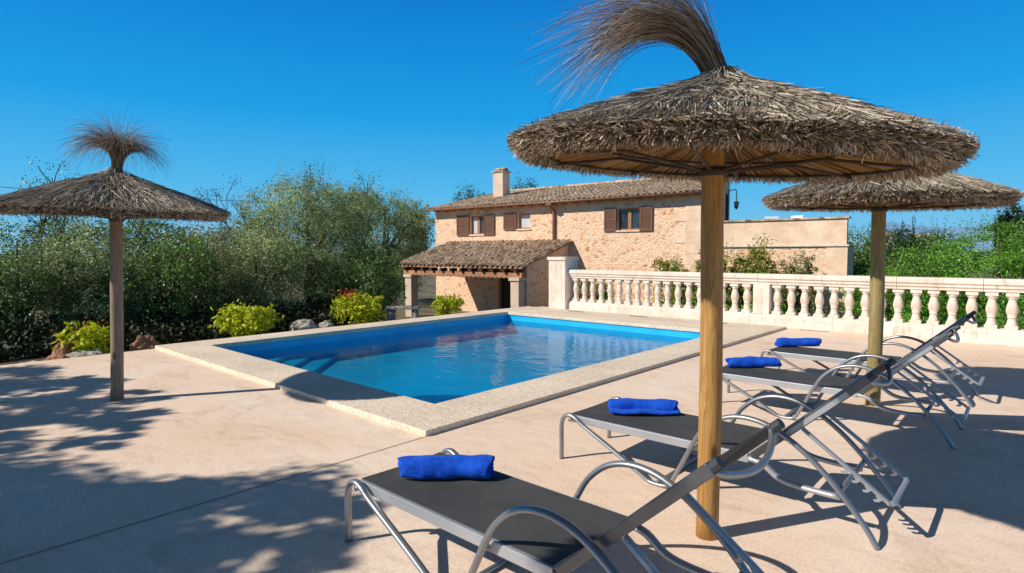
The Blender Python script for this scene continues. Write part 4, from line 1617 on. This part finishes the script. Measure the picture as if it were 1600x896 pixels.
tree('garden_bush', 'dark bush between the two olive trees, left of the porch', 'bush', (x, y, G0), 3.4, 3.0, 'dark', 12000, 0.11, 204, shape='bush', clumps=120)
x, y = site(105, 15.5)
sparse_tree('open-crowned tree with thin branches rising behind the left parasol', (x, y, -1.4), 5.0, 11, 'dark', 16, 0.085)
x, y = site(285, 17.5)
sparse_tree('open-crowned tree with thin branches just above the right tip of the left parasol', (x, y, -1.4), 4.4, 12, 'dark', 18, 0.085)
x, y = site(432, 20.0)
sparse_tree('open-crowned tree with thin branches behind the tall olive, on its left side', (x, y, -1.4), 6.0, 13, 'far', 22, 0.085, 0.6)
x, y = site(530, 21.0)
sparse_tree('open-crowned tree with thin branches between the two olive trees', (x, y, -1.4), 5.6, 14, 'dark', 26, 0.085, 0.6)
x, y = site(735, 36.0)
tree('garden_tree', 'green tree behind the farmhouse roof, left of the chimney', 'tree', (x, y, G0), 7.3, 3.2, 'far', 16000, 0.11, 205, shape='tree', clumps=90)
x, y = site(808, 36.0)
tree('garden_tree', 'green tree behind the farmhouse roof, right of the chimney', 'tree', (x, y, G0), 7.4, 2.8, 'far', 16000, 0.11, 206, shape='tree', clumps=90)
x, y = site(350, 34.0)
tree('garden_tree', 'distant green tree between the left parasol and the tall olive', 'tree', (x, y, G0), 5.2, 8.0, 'brown', 12000, 0.16, 207, shape='tree', clumps=110)
x, y = site(180, 30.0)
tree('garden_tree', 'distant green tree hidden behind the left parasol', 'tree', (x, y, G0), 4.8, 9.0, 'far', 12000, 0.16, 208, shape='tree', clumps=110)

# lime bushes by the coping
LG = 'lime bushes beside the pool'


def lime(loc, h, w, n, seed, label, flowers=None):
    t = tree('lime_bush', label, 'bush', loc, h, w, 'lime', n, 0.10, seed, LG, shape='dome', clumps=90, tight=0.13, low=0.01)
    if flowers:
        r2 = np.random.default_rng(seed + 5)
        P = r2.normal(0, 1, (flowers[1], 3)) * np.array(flowers[3]) + np.array(flowers[2])
        o = link('blossom', fast_mesh('blossom', leaf_quads(P, r2.normal(size=P.shape), 0.06, 0.6)), LEAF[flowers[0]], t)
    return t


lime((-10.98, 2.27, -0.12), 0.55, 0.85, 1000, 301, 'loose yellow-green bush with red tips beside the left parasol pole', ('red', 26, (0, -0.10, 0.46), (0.18, 0.16, 0.07)))
lime((-11.2, 4.83, -0.12), 0.72, 1.2, 1900, 302, 'round bright lime bush beside the left corner of the pool')
lime((-11.45, 7.45, -0.12), 0.74, 1.25, 1900, 303, 'lime bush with orange tips beside the middle of the long left pool edge', ('red', 90, (-0.15, -0.25, 0.70), (0.17, 0.17, 0.05)))
lime((-11.50, 10.15, -0.12), 0.55, 0.9, 1300, 304, 'small lime bush in front of the porch, farthest along the pool')

# dark low cover under the hedge
rng = np.random.default_rng(55)
n = 26000
ux = rng.uniform(-15.5, -11.9, n)
uy = rng.uniform(-3.0, 8.6, n)
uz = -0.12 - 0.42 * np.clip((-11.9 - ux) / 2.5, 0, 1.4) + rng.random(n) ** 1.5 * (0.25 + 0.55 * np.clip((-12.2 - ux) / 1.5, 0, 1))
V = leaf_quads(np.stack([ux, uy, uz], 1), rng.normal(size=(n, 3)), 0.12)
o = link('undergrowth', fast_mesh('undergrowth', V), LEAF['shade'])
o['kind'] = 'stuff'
tag(o, 'leafy ground cover coloured as dark as the shade under the garden hedge', 'ground cover')

def rock(loc, size, seed, mat, label):
    import bmesh
    r_ = random.Random(seed)
    bm = bmesh.new()
    bmesh.ops.create_icosphere(bm, subdivisions=4, radius=1)
    from mathutils import noise as mn
    off = Vector((seed * 3.1, seed * 1.7, 0))
    for v in bm.verts:
        n_ = mn.noise(v.co * 1.3 + off) * 0.45 + mn.noise(v.co * 3.1 + off) * 0.18 + mn.noise(v.co * 7 + off) * 0.07
        v.co *= 1 + n_
        if v.co.z < -0.35:
            v.co.z = -0.35
        v.co = Vector((v.co.x * size[0], v.co.y * size[1], (v.co.z + 0.35) * size[2]))
    me = bpy.data.meshes.new('rock')
    bm.to_mesh(me)
    bm.free()
    o = link('rock', me, mat)
    o.location = loc
    o.rotation_euler = (0, 0, r_.uniform(0, 6))
    return tag(o, label, 'rock', 'rocks edging the planting bed')


M['rock_red'] = noisy('reddish_rock', [(0.3, (0.16, 0.07, 0.035)), (0.5, (0.34, 0.16, 0.08)), (0.7, (0.50, 0.32, 0.20))], 5, 0.9, bump_s=0.7, bump_scale=14, bump_d=0.04)
M['rock_pale'] = noisy('pale_rock', [(0.3, (0.26, 0.22, 0.18)), (0.5, (0.46, 0.41, 0.34)), (0.7, (0.62, 0.57, 0.49))], 5, 0.9, bump_s=0.7, bump_scale=14, bump_d=0.04)
rock((-10.72, 2.98, -0.10), (0.20, 0.15, 0.20), 3, M['rock_red'], 'reddish brown rock right of the left parasol pole')
rock((-10.62, 2.10, -0.12), (0.30, 0.16, 0.12), 4, M['rock_pale'], 'pale flat rock in front of the loose bush with red tips')
rock((-10.55, 1.80, -0.12), (0.22, 0.15, 0.11), 5, M['rock_red'], 'brownish rock in the pale row, just left of the loose bush with red tips')
rock((-10.50, 1.50, -0.12), (0.18, 0.14, 0.08), 6, M['rock_pale'], 'small pale rock at the left end of the row by the deck edge')
rock((-10.95, 1.95, -0.12), (0.16, 0.14, 0.20), 9, M['rock_red'], 'upright brown rock behind the pale row, left of the loose bush with red tips')
rock((-11.1, 5.95, -0.12), (0.34, 0.24, 0.19), 7, M['rock_pale'], 'grey white rock between the two largest lime bushes')
rock((-11.3, 6.55, -0.12), (0.16, 0.14, 0.13), 8, M['rock_pale'], 'small grey rock directly left of the lime bush with orange tips')

# stone garden bench near the porch
sbx, sby = -12.6, 9.55
t = thing('stone_bench', 'small weathered stone bench in the shade left of the porch', 'bench', (sbx, sby, -0.35), R(40))
MB().box((-0.45, -0.18, 0.36), (0.45, 0.18, 0.44)).build('seat', M['rock_pale'], t, bevel=0.012)
for sx in (-0.32, 0.32):
    MB().prism([(sx - 0.10, 0), (sx + 0.10, 0), (sx + 0.06, 0.359), (sx - 0.06, 0.359)], 'y', -0.14, 0.14).build('leg', M['rock_pale'], t, bevel=0.01)

# shrubs behind the balustrade, at the foot of the house
def house_pt(x, y):
    return HX + math.cos(HA) * x - math.sin(HA) * y, HY + math.sin(HA) * x + math.cos(HA) * y


wall_sh = [(2.0, -1.4, 2.75, 1.6, 'lime2', 10000, 'green shrub behind the balusters, just left of the yellow parasol pole'),
           (3.9, -1.3, 3.2, 2.0, 'lime2', 16000, 'leafy green shrub in front of the terrace wall, right beside the yellow parasol pole'),
           (5.05, -1.2, 3.3, 1.4, 'lime2', 11000, 'tallest leafy shrub in front of the terrace wall, under the terrace chairs'),
           (6.2, -1.2, 2.9, 1.3, 'brown', 7000, 'thin brownish shrub in front of the terrace wall near its right corner'),
           (5.4, -2.2, 1.75, 2.0, 'bright', 6000, 'low green shrub seen between the balusters right of the square post'),
           (3.6, -2.3, 1.65, 1.8, 'bright', 6000, 'low green shrub seen between the balusters left of the square post')]
for i, (hx, hy, hh, ww, kd, n, lb) in enumerate(wall_sh):
    x, y = house_pt(hx, hy)
    tree('wall_shrub', lb, 'shrub', (x, y, G0), hh, ww, kd, n, 0.10, 400 + i, 'shrubs in front of the terrace wall', shape='bush', clumps=70, twigs=10, tight=0.14)
x, y = house_pt(-1.2, -1.5)
t = tree('wall_shrub', 'yellow flowering shrub at the foot of the farmhouse behind the left balusters', 'shrub', (x, y, G0), 2.1, 1.4, 'dark', 5000, 0.09, 420, 'shrubs in front of the terrace wall', shape='bush', clumps=40)
P = np.random.default_rng(3).normal(0, 1, (220, 3)) * np.array([0.4, 0.3, 0.5]) + np.array([0, -0.4, 1.4])
link('blossom', fast_mesh('blossom', leaf_quads(P, np.random.default_rng(4).normal(size=P.shape), 0.10, 0.6)), LEAF['yellow'], t)

# right-hand garden
right = [
    (1555, 17.0, 3.9, 5.4, 'bright', 'bush', 60000, 0.07, 'big bright green bush at the right picture edge behind the balustrade'),
    (1428, 17.5, 3.1, 3.4, 'bright', 'bush', 34000, 0.07, 'lower bright green bush behind the balustrade, right of the olive parasol pole'),
    (1710, 17.0, 4.2, 5.0, 'bright', 'bush', 16000, 0.10, 'bright green bush beyond the right picture edge'),
    (1338, 26.0, 3.9, 3.0, 'dark', 'bush', 16000, 0.11, 'dark green bush beside the right corner of the terrace wall'),
    (1395, 30.0, 4.2, 3.6, 'far', 'tree', 14000, 0.13, 'dark green tree below the two thin cypresses, left one of the pair'),
    (1452, 32.0, 4.2, 4.2, 'far', 'tree', 14000, 0.13, 'dark green tree below the two thin cypresses, right one of the pair'),
    (1578, 27.0, 5.3, 1.5, 'cypress', 'tree', 14000, 0.12, 'dark tall tree at the right tip of the rear parasol'),
    (1640, 30.0, 5.2, 2.6, 'cypress', 'tree', 9000, 0.13, 'dark tall tree beyond the right picture edge'),
]
for i, (bb, dep, hh, ww, kd, shp, n, sz, lb) in enumerate(right):
    x, y = site(bb, dep)
    tree('garden_bush' if shp == 'bush' else 'garden_tree', lb, 'bush' if shp == 'bush' else 'tree', (x, y, G0), hh, ww, kd, n, sz, 500 + i,
         'plants of the right-hand garden', shape=shp, clumps=160, twigs=50 if shp == 'bush' else 20, tight=0.11)
for bb, dep, hh, lb in ((1407, 44, 5.2, 'shorter thin cypress on the right horizon'), (1424, 44, 5.7, 'taller thin cypress on the right horizon'),
                        (1452, 60, 5.2, 'tiny thin cypress on the right horizon, rightmost of three')):
    x, y = site(bb, dep)
    tree('cypress_tree', lb, 'cypress', (x, y, G0), hh, 0.75, 'cypress', 3500, 0.10, 600 + bb, 'cypresses on the horizon', shape='cypress', clumps=90, tight=0.2)
# tree line far off
rng = np.random.default_rng(77)
bl = []
for i in range(46):
    b = 1180 + i * 22 + random.uniform(-8, 8)
    dd = random.uniform(75, 105)
    x, y = site(b, dd)
    h = random.uniform(3.2, 5.0)
    bl.append((x, y, G0 + h * 0.5, 2.6, 2.6, h * 0.5))
o = link('far_woodland', fast_mesh('far_woodland', crown(bl, 26000, 0.4, clumps=60)), LEAF['far'])
o['kind'] = 'stuff'
tag(o, 'far dark woodland along the horizon on the right', 'woodland')
# white houses of the distant village
for i, (bb, dd, w_, h_, lb) in enumerate(((1387, 150, 5.0, 3.4, 'tiny cream house on the horizon, left of the thin cypresses'),
                                          (1440, 150, 4.5, 2.6, 'tiny white house on the horizon, right of the thin cypresses'))):
    x, y = site(bb, dd)
    t = thing('distant_house', lb, 'house', (x, y, G0), R(20))
    MB().box((-w_ / 2, -2, 0), (w_ / 2, 2, 5.2 + h_ * 0.5)).build('wall', M['plaster'], t)
    MB().prism([(-2.2, 5.2 + h_ * 0.5 + 0.01), (2.2, 5.2 + h_ * 0.5 + 0.01), (0, 6.2 + h_ * 0.5)], 'x', -w_ / 2 - 0.2, w_ / 2 + 0.2).build('roof', M['tile'], t)

# power line crossing the sky on the left
pA, pB = site(-260, 22), site(470, 30)
pts = []
for i in range(25):
    s = i / 24
    zz = 4.55 + (4.05 - 4.55) * s - 0.5 * 4 * s * (1 - s) * 0.35
    pts.append((pA[0] + (pB[0] - pA[0]) * s, pA[1] + (pB[1] - pA[1]) * s, zz))
tag(MB().tube(pts, 0.012, 5).build('power_cable', M['wire']), 'thin dark overhead cable crossing the sky behind the left parasol', 'cable')

# grass tuft at the lower left corner
rng = np.random.default_rng(5)
n = 90
a = rng.random(n) * 6.28
L = rng.uniform(0.10, 0.19, n)
P = np.zeros((n, 5, 3))
for i in range(5):
    s = i / 4
    P[:, i, 0] = np.cos(a) * (0.02 + L * 0.55 * s * s)
    P[:, i, 1] = np.sin(a) * (0.02 + L * 0.55 * s * s)
    P[:, i, 2] = L * s * (1.2 - 0.35 * s)
o = link('grass_tuft', ribbon_mesh('grass_tuft', P, rng.uniform(0.008, 0.016, n)), LEAF['bright'])
o.location = (-3.76, 0.27, 0)
tag(o, 'small bright green grass tuft at the lower left corner of the deck', 'plant')

# trees left of the frame whose crowns throw the dappled shade on the deck
SD = (0.634, 1.149)


def shade_tree(label, base, targets, n, seed):
    global rng
    rng = np.random.default_rng(seed)
    t = thing('shade_tree', label, 'tree', (base[0], base[1], G0), 0)
    blobs = []
    tk = MB()
    tk.tube([(0, 0, 0), (0.1, 0.1, 2.0), (0.2, 0.3, 4.0)], [0.2, 0.16, 0.09], 9)
    trunk = tk.build('trunk', M['bark'], t, smooth=True)
    for (tx, ty, h, r) in targets:
        c = (tx - SD[0] * h - base[0], ty - SD[1] * h - base[1], h - G0)
        blobs.append((c[0], c[1], c[2], r, r, r * 0.6))
        MB().tube([(0.15, 0.2, 3.4), (c[0] * 0.5, c[1] * 0.5, (c[2] + 3.6) * 0.5), c], [0.06, 0.045, 0.012], 6).build('limb', M['bark'], trunk)
    link('crown', fast_mesh('crown', crown(blobs, n, 0.13, clumps=60, tight=0.17, aspect=0.4, inner=0.1)), LEAF['dark'], t)


shade_tree('leafy shade tree beyond the left picture edge, the nearer one behind the camera', (-7.2, -4.6),
           [(-4.7, 0.35, 4.4, 0.75), (-3.75, 1.05, 4.2, 0.75), (-4.2, -0.3, 4.6, 0.9), (-2.95, 1.45, 4.0, 0.42), (-3.1, 0.4, 4.3, 0.8), (-5.6, -0.5, 4.6, 0.9), (-3.3, -0.5, 4.6, 0.9), (-2.5, 0.9, 4.1, 0.4), (-0.68, 2.3, 4.0, 0.42), (-0.45, 1.8, 4.0, 0.45), (-4.0, 0.5, 4.4, 0.7), (-5.0, -0.9, 4.6, 0.8), (-2.3, 0.1, 4.4, 0.7)], 42000, 701)
shade_tree('leafy shade tree beyond the left picture edge, the farther one', (-10.9, -4.4),
           [(-8.9, 0.55, 4.2, 0.75), (-7.7, 1.25, 4.0, 0.5), (-6.7, 1.2, 4.0, 0.42), (-7.4, 0.1, 4.4, 0.6), (-6.1, 0.5, 4.1, 0.4), (-9.7, 0.9, 4.3, 0.6), (-8.2, -0.5, 4.5, 0.8), (-7.0, 1.9, 4.0, 0.35), (-6.2, 1.5, 4.0, 0.4), (-8.4, 1.5, 4.1, 0.5), (-6.9, 0.6, 4.2, 0.5), (-5.6, 1.15, 4.0, 0.35)], 26000, 702)

# ------------------------------------------------------------------ light, sky, camera
EL = R(37.3)
dirv = Vector((0.483 * math.cos(EL), 0.875 * math.cos(EL), -math.sin(EL)))
sl_ = bpy.data.lights.new('Sun', 'SUN')
sl_.energy = 5.0
sl_.angle = R(0.5)
sl_.color = (1.0, 0.935, 0.84)
so = bpy.data.objects.new('Sun', sl_)
COL.objects.link(so)
so.rotation_euler = dirv.to_track_quat('-Z', 'Y').to_euler()

w = bpy.data.worlds.new('World')
scene.world = w
w.use_nodes = True
nt = w.node_tree
bg = nt.nodes['Background']
sky = nt.nodes.new('ShaderNodeTexSky')
sky.sky_type = 'NISHITA'
sky.sun_disc = False
sky.sun_elevation = EL
sky.sun_rotation = math.atan2(-0.483, -0.875)
sky.ozone_density = 3.0
sky.dust_density = 0.3
sky.air_density = 1.0
# deep Mediterranean blue graded by height; zenith above the view dimmed to deepen shadows
tc = nt.nodes.new('ShaderNodeTexCoord')
sx = nt.nodes.new('ShaderNodeSeparateXYZ')
nt.links.new(tc.outputs['Generated'], sx.inputs[0])
K = 1 / 0.12
grade = ramp(nt, sx.outputs[2], [(0.0, (0.30 * K, 0.60 * K, 0.84 * K)), (0.04, (0.16 * K, 0.53 * K, 0.84 * K)), (0.11, (0.075 * K, 0.475 * K, 0.85 * K)),
                                 (0.22, (0.006 * K, 0.345 * K, 0.81 * K)), (0.40, (0.0, 0.195 * K, 0.64 * K)), (0.58, (0.04 * K, 0.065 * K, 0.12 * K)), (1.0, (0.04 * K, 0.042 * K, 0.05 * K))])
nt.links.new(mix(nt, 0.04, grade, sky.outputs[0]), bg.inputs[0])
bg.inputs[1].default_value = 0.12

cam = bpy.data.cameras.new('Camera')
cam.sensor_width = 36
cam.lens = F_PX / 1600 * 36
cam.clip_end = 9000
co = bpy.data.objects.new('Camera', cam)
COL.objects.link(co)
mw = Matrix(((CR[0], CU[0], -CF[0], CAM[0]), (CR[1], CU[1], -CF[1], CAM[1]), (CR[2], CU[2], -CF[2], CAM[2]), (0, 0, 0, 1)))
co.matrix_world = mw
scene.camera = co
scene.view_settings.view_transform = 'Standard'
scene.view_settings.look = 'None'
scene.view_settings.exposure = 0
scene.cycles.max_bounces = 8
scene.cycles.transparent_max_bounces = 12
